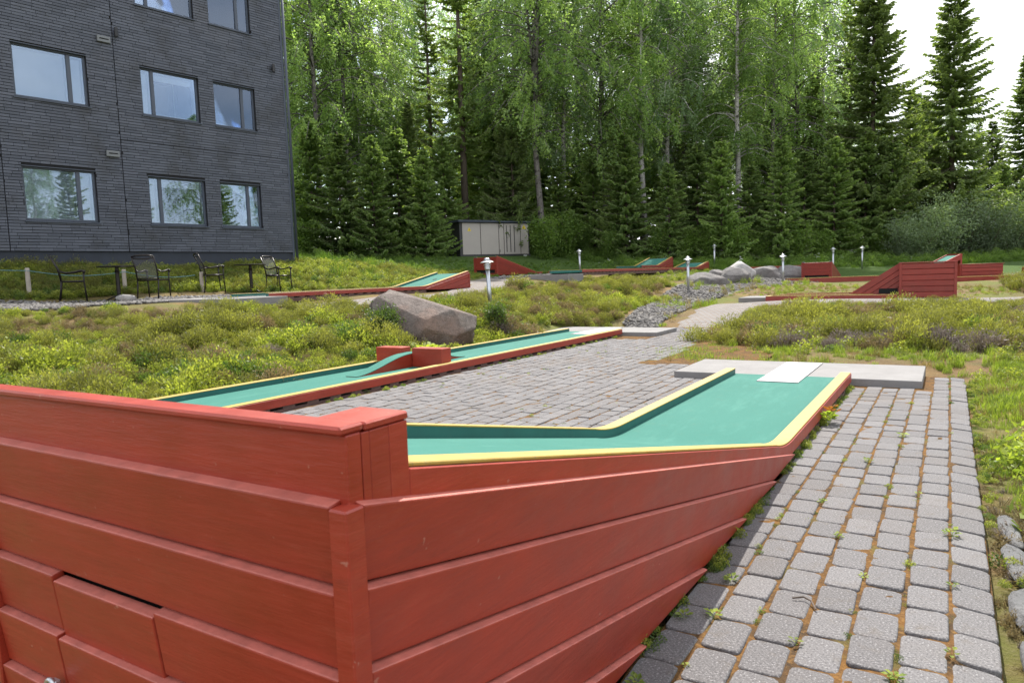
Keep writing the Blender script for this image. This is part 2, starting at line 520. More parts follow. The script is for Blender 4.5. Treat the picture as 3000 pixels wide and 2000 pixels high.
class MB:
    def __init__(self):
        self.v = []
        self.f = []
    def add(self, vs, fs):
        b = len(self.v)
        self.v += [tuple(p) for p in vs]
        self.f += [tuple(i + b for i in q) for q in fs]
        return self
    def box(self, x0, x1, y0, y1, z0, z1):
        return self.add([(x0, y0, z0), (x1, y0, z0), (x1, y1, z0), (x0, y1, z0),
                         (x0, y0, z1), (x1, y0, z1), (x1, y1, z1), (x0, y1, z1)],
                        [(0, 3, 2, 1), (4, 5, 6, 7), (0, 1, 5, 4), (1, 2, 6, 5), (2, 3, 7, 6), (3, 0, 4, 7)])
    def loft(self, rings, cap=True):
        n = len(rings[0])
        vs = [p for r in rings for p in r]
        fs = []
        for i in range(len(rings) - 1):
            for j in range(n):
                a, b = i * n + j, i * n + (j + 1) % n
                fs.append((a, b, b + n, a + n))
        if cap:
            fs.append(tuple(range(n))[::-1])
            fs.append(tuple(range((len(rings) - 1) * n, len(rings) * n)))
        return self.add(vs, fs)
    def tube(self, pts, rad, n=8, cap=True):
        pts = [Vector(p) for p in pts]
        if not hasattr(rad, '__len__'):
            rad = [rad] * len(pts)
        rings = []
        up = Vector((0.31, 0.17, 1)).normalized()
        for i, p in enumerate(pts):
            d = (pts[min(i + 1, len(pts) - 1)] - pts[max(i - 1, 0)])
            d.normalize()
            u = d.cross(up)
            if u.length < 1e-3:
                u = d.cross(Vector((1, 0, 0)))
            u.normalize()
            w = u.cross(d).normalized()
            rings.append([p + (u * math.cos(2 * math.pi * k / n) + w * math.sin(2 * math.pi * k / n)) * rad[i] for k in range(n)])
        return self.loft(rings, cap)
    def lathe(self, prof, n=20, c=(0, 0, 0)):
        rings = [[(c[0] + r * math.cos(2 * math.pi * k / n), c[1] + r * math.sin(2 * math.pi * k / n), c[2] + z) for k in range(n)] for r, z in prof]
        return self.loft(rings, True)
    def build(self, name, m, parent=None, loc=(0, 0, 0), rz=0.0, smooth=False, bev=0.0, seg=1):
        me = new_mesh(name, self.v, self.f, m, smooth)
        bm = bmesh.new()
        bm.from_mesh(me)
        bmesh.ops.recalc_face_normals(bm, faces=bm.faces)
        if bev:
            es = [e for e in bm.edges if len(e.link_faces) == 2 and e.calc_face_angle(0) > 0.5]
            bmesh.ops.bevel(bm, geom=es, offset=bev, segments=seg, affect='EDGES', profile=0.5)
        bm.to_mesh(me)
        bm.free()
        if smooth:
            me.polygons.foreach_set('use_smooth', np.ones(len(me.polygons), bool))
        return link(name, me, parent, loc, rz)

# ------------------------------------------------------------------ terrain height
CTRL = np.array([
    (-6.2, 3, .03), (-6.2, 6, .04), (-6.1, 9, .06), (-6.0, 12, .04), (-7.1, 8, .26), (-7.9, 3.5, .26), (-9.2, 3.7, .44),
    (-8.2, 6, .30), (-9.5, 6.2, .52), (-10.6, 4.4, .58), (-11.9, 5, .73), (-10.4, 7, .745), (-12, 8, .77), (-10.5, 11, .775), (-10.5, 15, .785), (-9.1, 9.5, .50),
    (-16, 9, .83), (-15.7, 12.5, .83), (-14, 6, .78), (-14, 10, .79), (-17.1, 7.7, .97), (-16.4, 10.8, .98), (-16, 14, .95),
    (-19.3, 9, 1.66), (-18.4, 15, 1.68), (-18.2, 17, 1.68), (-20.2, 3, 1.62), (-17.2, 19, 1.5),
    (-8.6, 11.5, .46), (-7.1, 10.9, .40), (-8, 14, .45), (-6.5, 13, .16), (-5.3, 13.2, .04), (-4, 14, .05), (-5.5, 18.2, .2),
    (-4.7, 19.3, .22), (-6.3, 19.9, .50), (-7.4, 17, .42), (-8.3, 17.5, .66), (-8.2, 20.5, .70), (-8.2, 24, .78), (-9.3, 18, 1.0), (-9.3, 24, 1.04), (-9.3, 29.5, 1.07), (-10.5, 20, .95), (-11.5, 17, .81),
    (-15.6, 23.7, 1.1), (-15.6, 29, 1.12), (-13.5, 20, .90), (-12.2, 18.6, .85), (-12.4, 25.4, 1.08), (-10.6, 27.4, 1.16), (-10.6, 23, 1.08), (-9.3, 33.2, 1.19), (-7, 24, .60),
    (-6.2, 28, .68), (-5, 26.4, .54), (-4.3, 30, .46), (-3.5, 36, .8), (-1, 18.5, .25), (-3.2, 16.8, .22), (.3, 19, .23), (1, 26.3, .48),
    (3, 20, .25), (3, 12, .08), (3, 8, .04), (1.2, 6, 0), (1.5, 2, -.02), (.6, -2, -.03), (-.7, 8.5, 0), (-1, 12, .06), (-1.5, 15.3, .10), (-3, 14, .06), (-3, 11.3, .0), (1.5, 15, .12),
    (-21.4, 30, 2.16), (-19.5, 33.8, 2.15), (-17, 28, 1.45), (-29, 27, 2.4), (-22, 36, 2.35), (-10.5, 43, 1.7), (.4, 50, 1.3),
    (10, 50, 1.1), (15, 35, .6), (10, 20, .3), (-30, 18, 1.8), (-40, 40, 3), (-20, 60, 3), (10, 80, 2), (-60, 60, 4), (40, 40, 1), (40, 0, 0),
    (-10, -10, .2), (10, -10, 0), (-25, -5, 1.2), (-20, 0, 1.3), (-14, 1, .85), (-10, 1, .62), (-7.5, 0, .25), (60, 100, 2), (-80, 0, 3)])
_c = 1.2
_d = np.sqrt(((CTRL[:, None, :2] - CTRL[None, :, :2]) ** 2).sum(-1) + _c * _c)
_n = len(CTRL)
_A = np.zeros((_n + 3, _n + 3))
_A[:_n, :_n] = _d - np.eye(_n) * 0.002
_A[:_n, _n] = 1
_A[:_n, _n + 1:] = CTRL[:, :2] / 50
_A[_n:, :_n] = _A[:_n, _n:].T
_w = np.linalg.solve(_A, np.concatenate([CTRL[:, 2], [0, 0, 0]]))

def rect_out(x, y, x0, x1, y0, y1):
    dx = np.maximum(np.maximum(x0 - x, x - x1), 0)
    dy = np.maximum(np.maximum(y0 - y, y - y1), 0)
    return np.hypot(dx, dy)

def gz(x, y):
    x = np.asarray(x, float)
    y = np.asarray(y, float)
    shp = x.shape
    xf, yf = x.ravel(), y.ravel()
    out = np.zeros(len(xf))
    for i in range(0, len(xf), 20000):
        a, b = xf[i:i + 20000], yf[i:i + 20000]
        d = np.sqrt((a[:, None] - CTRL[:, 0]) ** 2 + (b[:, None] - CTRL[:, 1]) ** 2 + _c * _c)
        out[i:i + 20000] = d @ _w[:_n] + _w[_n] + (_w[_n + 1] * a + _w[_n + 2] * b) / 50
    r = np.minimum(rect_out(xf, yf, -5.75, 0.16, -3, 8.0), rect_out(xf, yf, -5.75, -3.1, 7.9, 12.9))
    t = np.clip(r / 0.55, 0, 1)
    t = t * t * (3 - 2 * t)
    out = -0.075 * (1 - t) + out * t
    far = np.clip((np.hypot(xf + 10, yf - 20) - 75) / 60, 0, 1)
    out = out * (1 - far) + 2.2 * far
    return out.reshape(shp)

def g1(x, y):
    return float(gz(np.array([x]), np.array([y]))[0])

gx = np.unique(np.round(np.concatenate([np.linspace(-420, -90, 12), np.arange(-85, -26, 3.0), np.arange(-26, 7, 0.3), np.arange(7, 30, 2.0), np.linspace(32, 400, 16)]), 3))
gy = np.unique(np.round(np.concatenate([np.linspace(-250, -14, 12), np.arange(-12, -4, 1.5), np.arange(-4, 38, 0.3), np.arange(38, 100, 2.5), np.linspace(104, 600, 16)]), 3))
X, Y = np.meshgrid(gx, gy)
Z = gz(X, Y)
nx, ny = len(gx), len(gy)
idx = np.arange(nx * ny).reshape(ny, nx)
F = np.stack([idx[:-1, :-1], idx[:-1, 1:], idx[1:, 1:], idx[1:, :-1]], -1).reshape(-1, 4)
gm = new_mesh('ground', np.stack([X, Y, Z], -1).reshape(-1, 3), F, 'ground', True)
zone = np.clip((Y + 0.55 * -X - 27) / 6, 0, 1)
zone = np.maximum(zone, np.clip((-X - 15.2) / 2.5, 0, 1) * 0.6)
zone = np.maximum(zone, np.clip((X - 0.8) / 2, 0, 1) * 0.45)
at = gm.attributes.new('zone', 'FLOAT', 'POINT')
at.data.foreach_set('value', zone.ravel().astype(np.float32))
tag(link('ground', gm), 'mossy ground rising towards the forest', None, kind='structure')

def strip(name, pts, width, m, lift=0.02, label=None, n_across=6, n_along=8):
    pts = [np.array(p, float) for p in pts]
    dense = []
    for a, b in zip(pts[:-1], pts[1:]):
        for k in range(n_along):
            dense.append(a + (b - a) * k / n_along)
    dense.append(pts[-1])
    dense = np.array(dense)
    t = np.gradient(dense, axis=0)
    t /= np.linalg.norm(t, axis=1)[:, None]
    nrm = np.stack([t[:, 1], -t[:, 0]], 1)
    wd = np.interp(np.linspace(0, 1, len(dense)), np.linspace(0, 1, len(np.atleast_1d(width))) if np.ndim(width) else [0, 1], width if np.ndim(width) else [width, width])
    wob = 1 + 0.12 * np.sin(np.arange(len(dense)) * 1.7) + 0.08 * np.sin(np.arange(len(dense)) * 0.63)
    u = np.linspace(-0.5, 0.5, n_across + 1)
    P = dense[:, None, :] + nrm[:, None, :] * (u[None, :, None] * (wd * wob)[:, None, None])
    z = gz(P[..., 0], P[..., 1]) + lift
    z[:, 0] -= lift + 0.03
    z[:, -1] -= lift + 0.03
    V = np.concatenate([P, z[..., None]], -1).reshape(-1, 3)
    ii = np.arange(len(V)).reshape(P.shape[:2])
    Fq = np.stack([ii[:-1, :-1], ii[:-1, 1:], ii[1:, 1:], ii[1:, :-1]], -1).reshape(-1, 4)
    o = link(name, new_mesh(name, V, Fq, m, True))
    return tag(o, label, None, kind='structure')

strip('path', [(-3.75, 12.7), (-4.05, 14.5), (-4.3, 16.9), (-3.2, 17.2), (-1.2, 17.5), (1.0, 17.9), (4, 18.6)], [1.3, 1.25, 1.3, 1.0, 0.8, 1.0, 1.3], 'pathpave', 0.05, 'narrow block paved path between the heather beds')
strip('path', [(-9.75, 9.0), (-9.75, 13.0), (-10.1, 15.8), (-11.5, 17.8), (-13.4, 20.8), (-14.2, 24)], [0.7, 0.8, 1.9, 1.9, 1.8, 1.6], 'pathpave', 0.02, 'grey paved path beside the upper lanes')
strip('path', [(-12.35, 8.5), (-12.35, 12.0), (-12.6, 16.0), (-14.0, 20.0)], [0.9, 1.1, 1.6, 1.4], 'pathpave', 0.02, 'grey paved strip behind the upper lane')
strip('gravel_path', [(-18.5, 1.5), (-15.2, 6.0), (-14.1, 9.0), (-13.7, 12.6)], [1.8, 3.0, 2.8, 1.6], 'gravel', 0.03, 'strip of loose gravel in front of the chairs')
strip('gravel_path', [(-5.1, 13.0), (-5.5, 15.5), (-5.9, 18.4), (-6.1, 22.0), (-5.9, 26.0), (-5.8, 31.0)], [0.6, 1.0, 1.3, 2.4, 4.0, 4.0], 'gravel', 0.02, 'bed of loose gravel around the grey rocks', n_across=10)
strip('gravel_path', [(-13.6, 21.4), (-12.9, 24.5), (-12.8, 29)], [1.2, 1.6, 1.6], 'gravel', 0.025, 'gravel edge beside the tall far ramp')

# ------------------------------------------------------------------ block paving
def paver_mesh(k):
    r = random.Random(k + 100)
    h = 0.0548 + r.uniform(-0.0012, 0.0008)
    hy = 0.0864 + r.uniform(-0.0022, 0.0010)
    def ring(a, b, z, cut, jit=0.0):
        pts = []
        for sx, sy in ((1, -1), (1, 1), (-1, 1), (-1, -1)):
            p1 = (sx * a, sy * (b - cut))
            p2 = (sx * (a - cut), sy * b)
            mid = (sx * (a - cut * 0.3), sy * (b - cut * 0.3))
            pts += ([p1, mid, p2] if sx * sy > 0 else [p2, mid, p1])
        return [(x + r.uniform(-jit, jit), y + r.uniform(-jit, jit), z) for x, y in pts]
    mb = MB()
    mb.loft([ring(h, hy, -0.05, 0.015), ring(h, hy, -0.0062, 0.016, 0.0016), ring(h - 0.0016, hy - 0.0016, -0.0022, 0.017, 0.0014), ring(h - 0.0055, hy - 0.0055, 0.0, 0.019, 0.0022)])
    me = new_mesh('paver', mb.v, mb.f, 'paver', False, np.full(len(mb.v), r.random()))
    bm = bmesh.new(); bm.from_mesh(me); bmesh.ops.recalc_face_normals(bm, faces=bm.faces); bm.to_mesh(me); bm.free()
    me.polygons.foreach_set('use_smooth', np.array([abs(p.normal.z) < 0.95 for p in me.polygons]))
    return me
PM = [paver_mesh(k) for k in range(12)]
PMV = []
for me in PM:
    v = np.zeros(len(me.vertices) * 3); me.vertices.foreach_get('co', v)
    PMV.append((v.reshape(-1, 3), [list(p.vertices) for p in me.polygons]))

def paving(name, label, cells, npart=300):
    """cells: list of (x, y, dist). one base sheet of mossy soil plus pavers."""
    cells = sorted(cells, key=lambda c: c[2])
    xs = [c[0] for c in cells]; ys = [c[1] for c in cells]
    return cells

def pave(name, label, cells, sheet, npart=300):
    cells = sorted(cells, key=lambda c: c[0] ** 2 + c[1] ** 2)
    mb = MB()
    for (x0, x1, y0, y1) in sheet:
        n1, n2 = max(2, int((x1 - x0) / 0.05)), max(2, int((y1 - y0) / 0.05))
        n1, n2 = min(n1, 70), min(n2, 150)
        gxx = np.linspace(x0, x1, n1); gyy = np.linspace(y0, y1, n2)
        vs = [(a, b, -0.0055 - 0.030 * max(0.0, (a - 0.02) / 0.13 if x1 < 0.5 and x1 > 0 else 0.0) + 0.0045 * math.sin(a * 31 + 2 * math.sin(b * 9)) * math.sin(b * 27 + a * 5) + random.uniform(-0.002, 0.002)) for b in gyy for a in gxx]
        fs = [(j * n1 + i, j * n1 + i + 1, (j + 1) * n1 + i + 1, (j + 1) * n1 + i) for j in range(n2 - 1) for i in range(n1 - 1)]
        mb.add(vs, fs)
    base = link(name, new_mesh(name, mb.v, mb.f, 'moss', True))
    tag(base, label, None, kind='structure')
    def pose(c):
        r = random.Random(int(c[0] * 1000) * 7919 + int(c[1] * 1000))
        return (c[0] + r.uniform(-.0025, .0025), c[1] + r.uniform(-.003, .003), r.uniform(-.0025, .003) + c[2],
                r.uniform(-.016, .016), r.uniform(-.022, .022), r.uniform(-.03, .03), r.randrange(12))
    for c in cells[:npart]:
        x, y, z, rx, ry, rz_, k = pose(c)
        o = link('paver', PM[k], base, (x, y, z))
        o.rotation_euler = (rx, ry + (0.10 if c[2] < 0 else 0.0), rz_)
    V, Fc, Rn = [], [], []
    for c in cells[npart:]:
        x, y, z, rx, ry, rz_, k = pose(c)
        v, fs = PMV[k]
        M = Matrix.Rotation(rz_, 3, 'Z') @ Matrix.Rotation(ry, 3, 'Y') @ Matrix.Rotation(rx, 3, 'X')
        vv = v @ np.array(M).T + (x, y, z)
        b = len(V)
        V += [tuple(p) for p in vv]
        Fc += [tuple(i + b for i in q) for q in fs]
        Rn += [random.random()] * len(v)
    if V:
        o = link('pavers_beyond', new_mesh('pavers_beyond', V, Fc, 'paver', False, Rn), base)
        tag(o, kind='stuff')
    return base

PW, PL = 0.1205, 0.180
cells = []
for i in range(-1, 6):
    x = -0.582 + (i + 0.5) * PW
    off = 0.05 * ((i * 37) % 5) / 5 + (0.0 if i % 2 else 0.03)
    off = (0.0, 0.13, 0.06, 0.15, 0.03, 0.10, 0.005)[i + 1]
    for j in range(-3, 40):
        y = 0.75 + off + j * PL
        if i <= 4 and y > 6.66 and x < -0.10:
            continue
        if y > 7.45:
            continue
        sag = -0.008 if i == 5 else 0.0
        cells.append((x, y, sag))
pave('paving', 'grey block paving with mossy joints beside the big ramp', cells, [(-0.70, 0.138, -0.2, 7.5)], 300)

cells = []
for i in range(0, 26):
    for j in range(-5, 56):
        y = 3.0 + j * PL + (0.09 * (i % 2)) + 0.03 * math.sin(i * 2.3)
        x = -4.60 + 0.06 + i * PW
        lim = -1.80 if y < 6.75 else (-2.33 if y < 7.7 else -3.0 - 0.12 * math.sin(y * 2))
        if x > lim or (y > 10.4 and x < -4.02 and y < 12.0) or y > 12.7:
            continue
        cells.append((x, y, 0.0))
vis = [c for c in cells if c[1] > 3.6]
hid = [c for c in cells if c[1] <= 3.6]
pave('paving', 'wide grey block paving between the two green lanes', vis, [(-4.64, -1.78, 1.8, 12.9)], 300)

# ------------------------------------------------------------------ lane builder
HW, RW = 0.45, 0.075
OW = HW + RW
SZ = 0.062

def lane(label, loc, rz, L, y_start=3.15, slope=0.212, has_ramp=True, endbox=True, m_red='red', start=0.0, door=False, slot=False, opencap=True, plank_step=0.122, cat='golf lane', group=None, near=False, back_planks=True):
    root = empty('golf_lane', loc, rz, label, cat, group)
    if not has_ramp:
        slope = 0.0
    ys = [0.0]
    k = 0
    brk = y_start
    cand = list(np.linspace(0, max(brk - 0.25, 0.01), 9)) + list(np.linspace(brk - 0.25, brk + 0.15, 9)) + list(np.linspace(brk + 0.15, L, 10)) if has_ramp else list(np.linspace(start, L, 12))
    ys = sorted(set(round(c, 4) for c in cand if start <= c <= L))
    def zs(y):
        if not has_ramp: return SZ
        d = brk - y
        if d > 0.25: h = slope * d
        elif d < -0.15: h = 0
        else:
            u = (d + 0.15) / 0.40
            h = slope * 0.25 * u * u
        return SZ + h
    # playing surface (solid slab)
    rings = [[(-HW - .01, y, zs(y) - 0.03), (HW + .01, y, zs(y) - 0.03), (HW + .01, y, zs(y)), (-HW - .01, y, zs(y))] for y in ys]
    mb = MB(); mb.loft(rings)
    mb.build('playing_surface', 'turf', root)
    rise = 0.05
    for s in (-1, 1):
        def ring(y, x0, x1, z0, z1):
            a, b = sorted((s * x0, s * x1))
            return [(a, y, zs(y) + z0), (b, y, zs(y) + z0), (b, y, zs(y) + z1), (a, y, zs(y) + z1)]
        yr = [y for y in ys if y >= start]
        if has_ramp and endbox:
            yr = [max(y, 0.12) for y in yr]
        yr = sorted(set(yr))
        yr[-1] = L - 0.03
        mb = MB(); mb.loft([ring(y, HW, OW, -0.03, rise - 0.004) for y in yr]); mb.build('rail', 'dgreen', root)
        mb = MB(); mb.loft([ring(y, HW - 0.002, OW + 0.004, rise - 0.004, rise + 0.004) for y in yr]); mb.build('rail_cap', 'yellow', root, bev=0.002)
        # outer red board
        mb = MB()
        rr = []
        for y in ([0.0] + yr if (has_ramp and not endbox) else ([0.1285] + [q for q in yr if q > 0.14]) if (has_ramp and s > 0) else yr):
            bot = 0.036 if zs(y) < SZ + 0.02 else zs(y) - 0.045
            a, b = sorted((s * OW, s * (OW + 0.010)))
            rr.append([(a, y, bot), (b, y, bot), (b, y, zs(y) + rise - 0.005), (a, y, zs(y) + rise - 0.005)])
        mb.loft(rr); mb.build('side_board', m_red, root, bev=0.002)
        # blocks under the board with open slots between
        y0 = brk + 0.02 if has_ramp else start
        a, b = sorted((s * (OW - 0.05), s * (OW + 0.004)))
        mb = MB()
        y = y0
        blk = None
        while y < L - 0.16:
            if near:
                if blk is None:
                    blk = MB().box(a, b, 0, 0.128, 0.012, 0.036).build('spacer_block', 'plinth_red', root, (0, y, 0))
                else:
                    link('spacer_block', blk.data, root, (0, y, 0))
            else:
                mb.box(a, b, y, y + 0.128, 0.012, 0.036)
            y += 0.262
        if not near:
            tag(mb.build('spacer_blocks', 'plinth_red', root), kind='stuff')
        a, b = sorted((s * (OW - 0.06), s * (OW + 0.008)))
        mb = MB().box(a, b, y0 - (0.02 if has_ramp else 0), L - 0.03, -0.06, 0.012)
        mb.build('lane_plinth', 'plinth_red', root)
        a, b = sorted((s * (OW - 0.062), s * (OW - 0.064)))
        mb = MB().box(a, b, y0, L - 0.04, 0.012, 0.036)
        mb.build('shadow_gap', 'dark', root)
        if has_ramp:
            n = 0
            ztop0 = zs(0.0) + 0.004
            while True:
                top0 = ztop0 - n * plank_step
                bot0 = top0 - plank_step + 0.0028
                if top0 < 0.03: break
                zb = 0.018
                def ylim(z0): return (z0 - zb) / slope
                ye_top = min(ylim(top0), brk + 0.13)
                yb = ylim(bot0)
                y_in = 0.009
                gap = 0.006
                poly = []
                tip_top = (ye_top, top0 - slope * ye_top)
                if bot0 > zb:
                    ye_bot = min(yb, brk + 0.13)
                    poly = [(y_in, bot0 - slope * y_in), (ye_bot, bot0 - slope * ye_bot), tip_top, (y_in, top0 - slope * y_in)]
                    topset = (2, 3)
                else:
                    poly = [(y_in, zb), tip_top, (y_in, top0 - slope * y_in)]
                    topset = (1, 2)
                if poly[-1][1] - poly[0][1] > 0.012:
                    out = 0.026
                    back = [(s * OW, p[0], p[1]) for p in poly]
                    f2 = [(s * (OW + (out if q in topset else 0.012)), p[0], p[1] - (0.005 if q in topset else 0.0)) for q, p in enumerate(poly)]
                    mb = MB(); mb.loft([back, f2]); pk = mb.build('plank', m_red, root, bev=0.003, seg=2)
                    if near: ledge_highlight(pk)
                n += 1
            a, b = sorted((s * (OW - 0.006), s * (OW + 0.029)))
            mb = MB().box(a, b, -0.029, 0.008, 0.0, zs(0) - 0.002)
            mb.build('corner_post', m_red, root, bev=0.003)
            # dark core behind planks
    if has_ramp:
        pts = [(0.02, 0.012), (brk, 0.012), (brk, 0.03), (0.02, zs(0.02) - 0.035)]
        mb = MB(); mb.loft([[(x, p[0], p[1]) for p in pts] for x in (-OW + .012, OW - .012)]); mb.build('ramp_core', 'dark', root)
        if back_planks:
            zt = zs(0.0) + 0.004
            n = 0
            while zt - n * 0.1255 > 0.05:
                top = zt - n * 0.1255
                bot = max(top - 0.1228, 0.012)
                segs = [(-OW + 0.007, OW - 0.007, 0.0)]
                if door and n == 2:
                    segs = [(-OW + 0.007, -0.265, 0.0), (-0.262, 0.072, -0.010), (0.075, OW - 0.007, 0.0)]
                if door and n == 3:
                    segs = [(-OW + 0.007, -0.268, 0.0), (-0.263, OW - 0.007, -0.004)]
                if slot and top < 0.33 and top > 0.2:
                    segs = [(-OW + 0.007, -OW + 0.09, 0.0), (OW - 0.09, OW - 0.007, 0.0)]
                for x0, x1, dz in segs:
                    mb = MB()
                    a = [(x0, 0.0, bot + dz), (x1, 0.0, bot + dz), (x1, 0.0, top + dz), (x0, 0.0, top + dz)]
                    c = [(x0, -0.012, bot + dz), (x1, -0.012, bot + dz), (x1, -0.026, top + dz - .0045), (x0, -0.026, top + dz - .0045)]
                    mb.loft([a, c]); pk = mb.build('plank', m_red, root, bev=0.003, seg=2)
                    if near: ledge_highlight(pk)
                n += 1
        if endbox:
            z0, z1 = zs(0.0) + 0.002, zs(0.0) + 0.095
            MB().box(-OW, OW + 0.0093, -0.002, 0.028, z0 - 0.03, z1).build('end_board', m_red, root, bev=0.002)
            for s in (1,):
                a, b = sorted((s * (HW - 0.01), s * (OW + 0.0095)))
                for y0, y1 in ((0.0, 0.0446), (0.045, 0.0856), (0.086, 0.128)):
                    MB().box(a, b, y0 + (0.0285 if y0 == 0 else 0), y1, zs(y1) - 0.012, z1 - 0.002).build('end_block', m_red, root, bev=0.0009)
                a2, b2 = sorted((s * (HW - 0.014), s * (OW + 0.010)))
                MB().box(a2, b2, 0.036, 0.132, z1 - 0.001, z1 + 0.012).build('end_cap', m_red, root, bev=0.003)
            MB().box(-OW - 0.010, OW + 0.010, -0.014, 0.035, z1 + 0.0005, z1 + 0.014).build('end_cap', m_red, root, bev=0.004)
    return root

def ledge_highlight(o):
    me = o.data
    me.materials.append(MATS['red_highlight'])
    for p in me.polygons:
        if p.normal.z > 0.80: p.material_index = 1  # upward faces take the paler red, a highlight put in by colour
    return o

def slab(label, x0, x1, y0, y1, z, th=0.085, parentrot=0.0, group=None):
    cx, cy = (x0 + x1) / 2, (y0 + y1) / 2
    mb = MB().box(x0 - cx, x1 - cx, y0 - cy, y1 - cy, -th, 0)
    o = mb.build('tee_slab', 'concrete', None, (cx, cy, z), parentrot, bev=0.006, seg=2)
    return tag(o, label, 'slab', group)

LA = lane('red timber golf lane whose tall plank ramp fills the foreground', (-1.238, 0.70, 0), 0, 6.03, door=True, near=True)
mb = MB().box(-0.17, 0.17, 5.60, 6.98, 0.0645, 0.0685)
mb.build('tee_plate', 'plate', LA)
# hook on the ramp's back wall
mb = MB(); mb.tube([(-0.285 + 0.022 * math.cos(a), -0.036, 0.232 + 0.030 * math.sin(a)) for a in np.linspace(0.4, 5.9, 16)], 0.0055, 8)
mb.build('hook_ring', 'steel', LA, smooth=True)
mb = MB().box(-0.29, -0.268, -0.036, -0.024, 0.20, 0.262); mb.build('latch_plate', 'steel', LA, bev=0.002)
slab('broad grey concrete tee slab behind the large near ramp lane', -2.29, -0.175, 6.735, 7.76, 0.0595, 0.10)
# tee plate of the near lane is the pale metal strip across the slab

LB = lane('long low green lane with two red blocks and a hump bridge', (-5.135 - 0.07, 2.9, 0), -R(0.57), 8.08, has_ramp=False, near=True)
# obstacle: two blocks and a curved bridge (lane B local: y = world y - 2.9)
yb0, yb1 = 3.30, 3.47
for (a, b) in ((-0.515, -0.135), (0.025, 0.448)):
    MB().box(a, b, yb0, yb1, SZ + 0.001, 0.274).build('obstacle_block', 'red', LB, bev=0.004)
def hump(t):
    return 0.145 * (t * t * (3 - 2 * t))
prof = []
for k in range(15):
    t = k / 14
    prof.append((2.42 + t * 0.88, SZ + 0.002 + hump(t)))
for k in range(1, 15):
    t = k / 14
    prof.append((3.47 + t * 0.85, SZ + 0.002 + hump(1 - t)))
prof2 = prof[:15] + [(3.385, prof[14][1] + 0.004)] + [(3.47, prof[14][1])] + prof[15:]
rings = [[(-0.13, y, SZ), (0.02, y, SZ), (0.02, y, z), (-0.13, y, z)] for y, z in prof2]
MB().loft(rings).build('bridge_side', 'red', LB)
rings = [[(-0.131, y, z + 0.0005), (0.021, y, z + 0.0005), (0.021, y, z + 0.006), (-0.131, y, z + 0.006)] for y, z in prof2]
MB().loft(rings).build('bridge_surface', 'turf', LB)
mb = MB().box(-0.17, 0.17, 7.55, 8.95, 0.0645, 0.0685); mb.build('tee_plate', 'plate', LB)
slab('grey concrete tee slab at the far end of the hump bridge lane', -6.16, -4.02, 10.99, 12.0, 0.0595, 0.10)

def G(x, y): return g1(x, y)
zc = 0.775
LC = lane('low golf lane with a short green ramp beside the bistro chairs', (-10.93, 14.9, zc), R(180), 6.3, y_start=1.75, slope=0.19, endbox=False, m_red='red_far')
MB().lathe([(0.055, 0), (0.055, 0.004), (0.0, 0.0045)], 16).build('cup_hole', 'dark', LC, (0, 0.72, SZ + 0.19 * (1.75 - 0.72) + 0.001)).rotation_euler = (math.atan(0.19) * -1, 0, 0)
slab('weathered concrete tee slab between bistro tables and heather bank', -12.0, -9.85, 7.45, 8.58, zc + 0.06, 0.14)
MB().box(-0.17, 0.17, 5.8, 7.1, 0.0645, 0.0685).build('tee_plate', 'plate', LC)

LD = lane('tall red ramp lane standing in front of the electrical cabinet', (-15.7, 23.7, 1.10), 0, 7.5, m_red='red_far', slot=True, endbox=False)
slab('thin concrete slab beside the far red ramp', -14.7, -13.6, 27.2, 28.2, 1.12, 0.3)
LE = lane('long low red railed lane on the heather crest ending in a shallow green ramp', (-9.35, 30.6, 1.06), R(180), 12.4, y_start=1.6, slope=0.15, endbox=False, m_red='red_far')
slab('concrete slab by the tee of the long crest lane', -9.95, -8.75, 17.2, 18.15, 1.055, 0.3)
LH = lane('short green ramp lane at the forest edge with red side walls', (-10.6, 29.6, 1.19), R(180), 3.6, y_start=1.75, slope=0.20, endbox=False, m_red='red_far')
LW = lane('red plank ramp with a wide dark slot behind the grey rocks', (-4.4, 29.9, 0.455), 0, 7.0, m_red='red_far', slot=True, endbox=False)

def kerb_lane(label, loc, rz, L, wid, h=0.12, m_red='red_far'):
    root = empty('golf_lane', loc, rz, label, 'golf lane')
    MB().box(0, L, -wid + 0.06, -0.06, -0.06, h - 0.05).build('playing_surface', 'turf', root)
    for nm, b in (('front_rail', (0, L, -0.06, 0.0)), ('back_rail', (0, L, -wid, -wid + 0.06)), ('end_rail', (-0.06, 0.0, -wid, 0.0))):
        MB().box(b[0], b[1], b[2], b[3], -0.06, h - 0.008).build(nm, m_red, root, bev=0.003)
        MB().box(b[0] - 0.002, b[1] + 0.002, b[2] - 0.002, b[3] + 0.002, h - 0.007, h).build('rail_cap', 'yellow', root)
    return root

# obstacle with wedge and box (right, beyond the heather mound)
a0 = R(22)
OG = empty('golf_obstacle', (-0.93, 18.2, 0.245), R(0), 'large red plank box with a long sloping wedge and low opening', 'golf obstacle')
def gplank(x0, x1, z0, z1, yf, parent, tilt=None):
    a = [(x0, yf, z0), (x1, yf, z0), (x1, yf, z1), (x0, yf, z1)]
    c = [(x0, yf - .022, z0 + .004), (x1, yf - .022, z0 + .004), (x1, yf - .022, z1 - .012), (x0, yf - .022, z1 - .012)]
    MB().loft([a, c]).build('plank', 'red_far', parent, bev=0.0015)
for k in range(6):
    gplank(0.03, 1.02, 0.03 + k * 0.1265, 0.03 + k * 0.1265 + 0.1215, 0.0, OG)
for x0, x1 in ((-0.028, 0.028), (1.022, 1.078)):
    MB().box(x0, x1, -0.03, 0.03, 0.0, 0.79).build('corner_post', 'red_far', OG, bev=0.003)
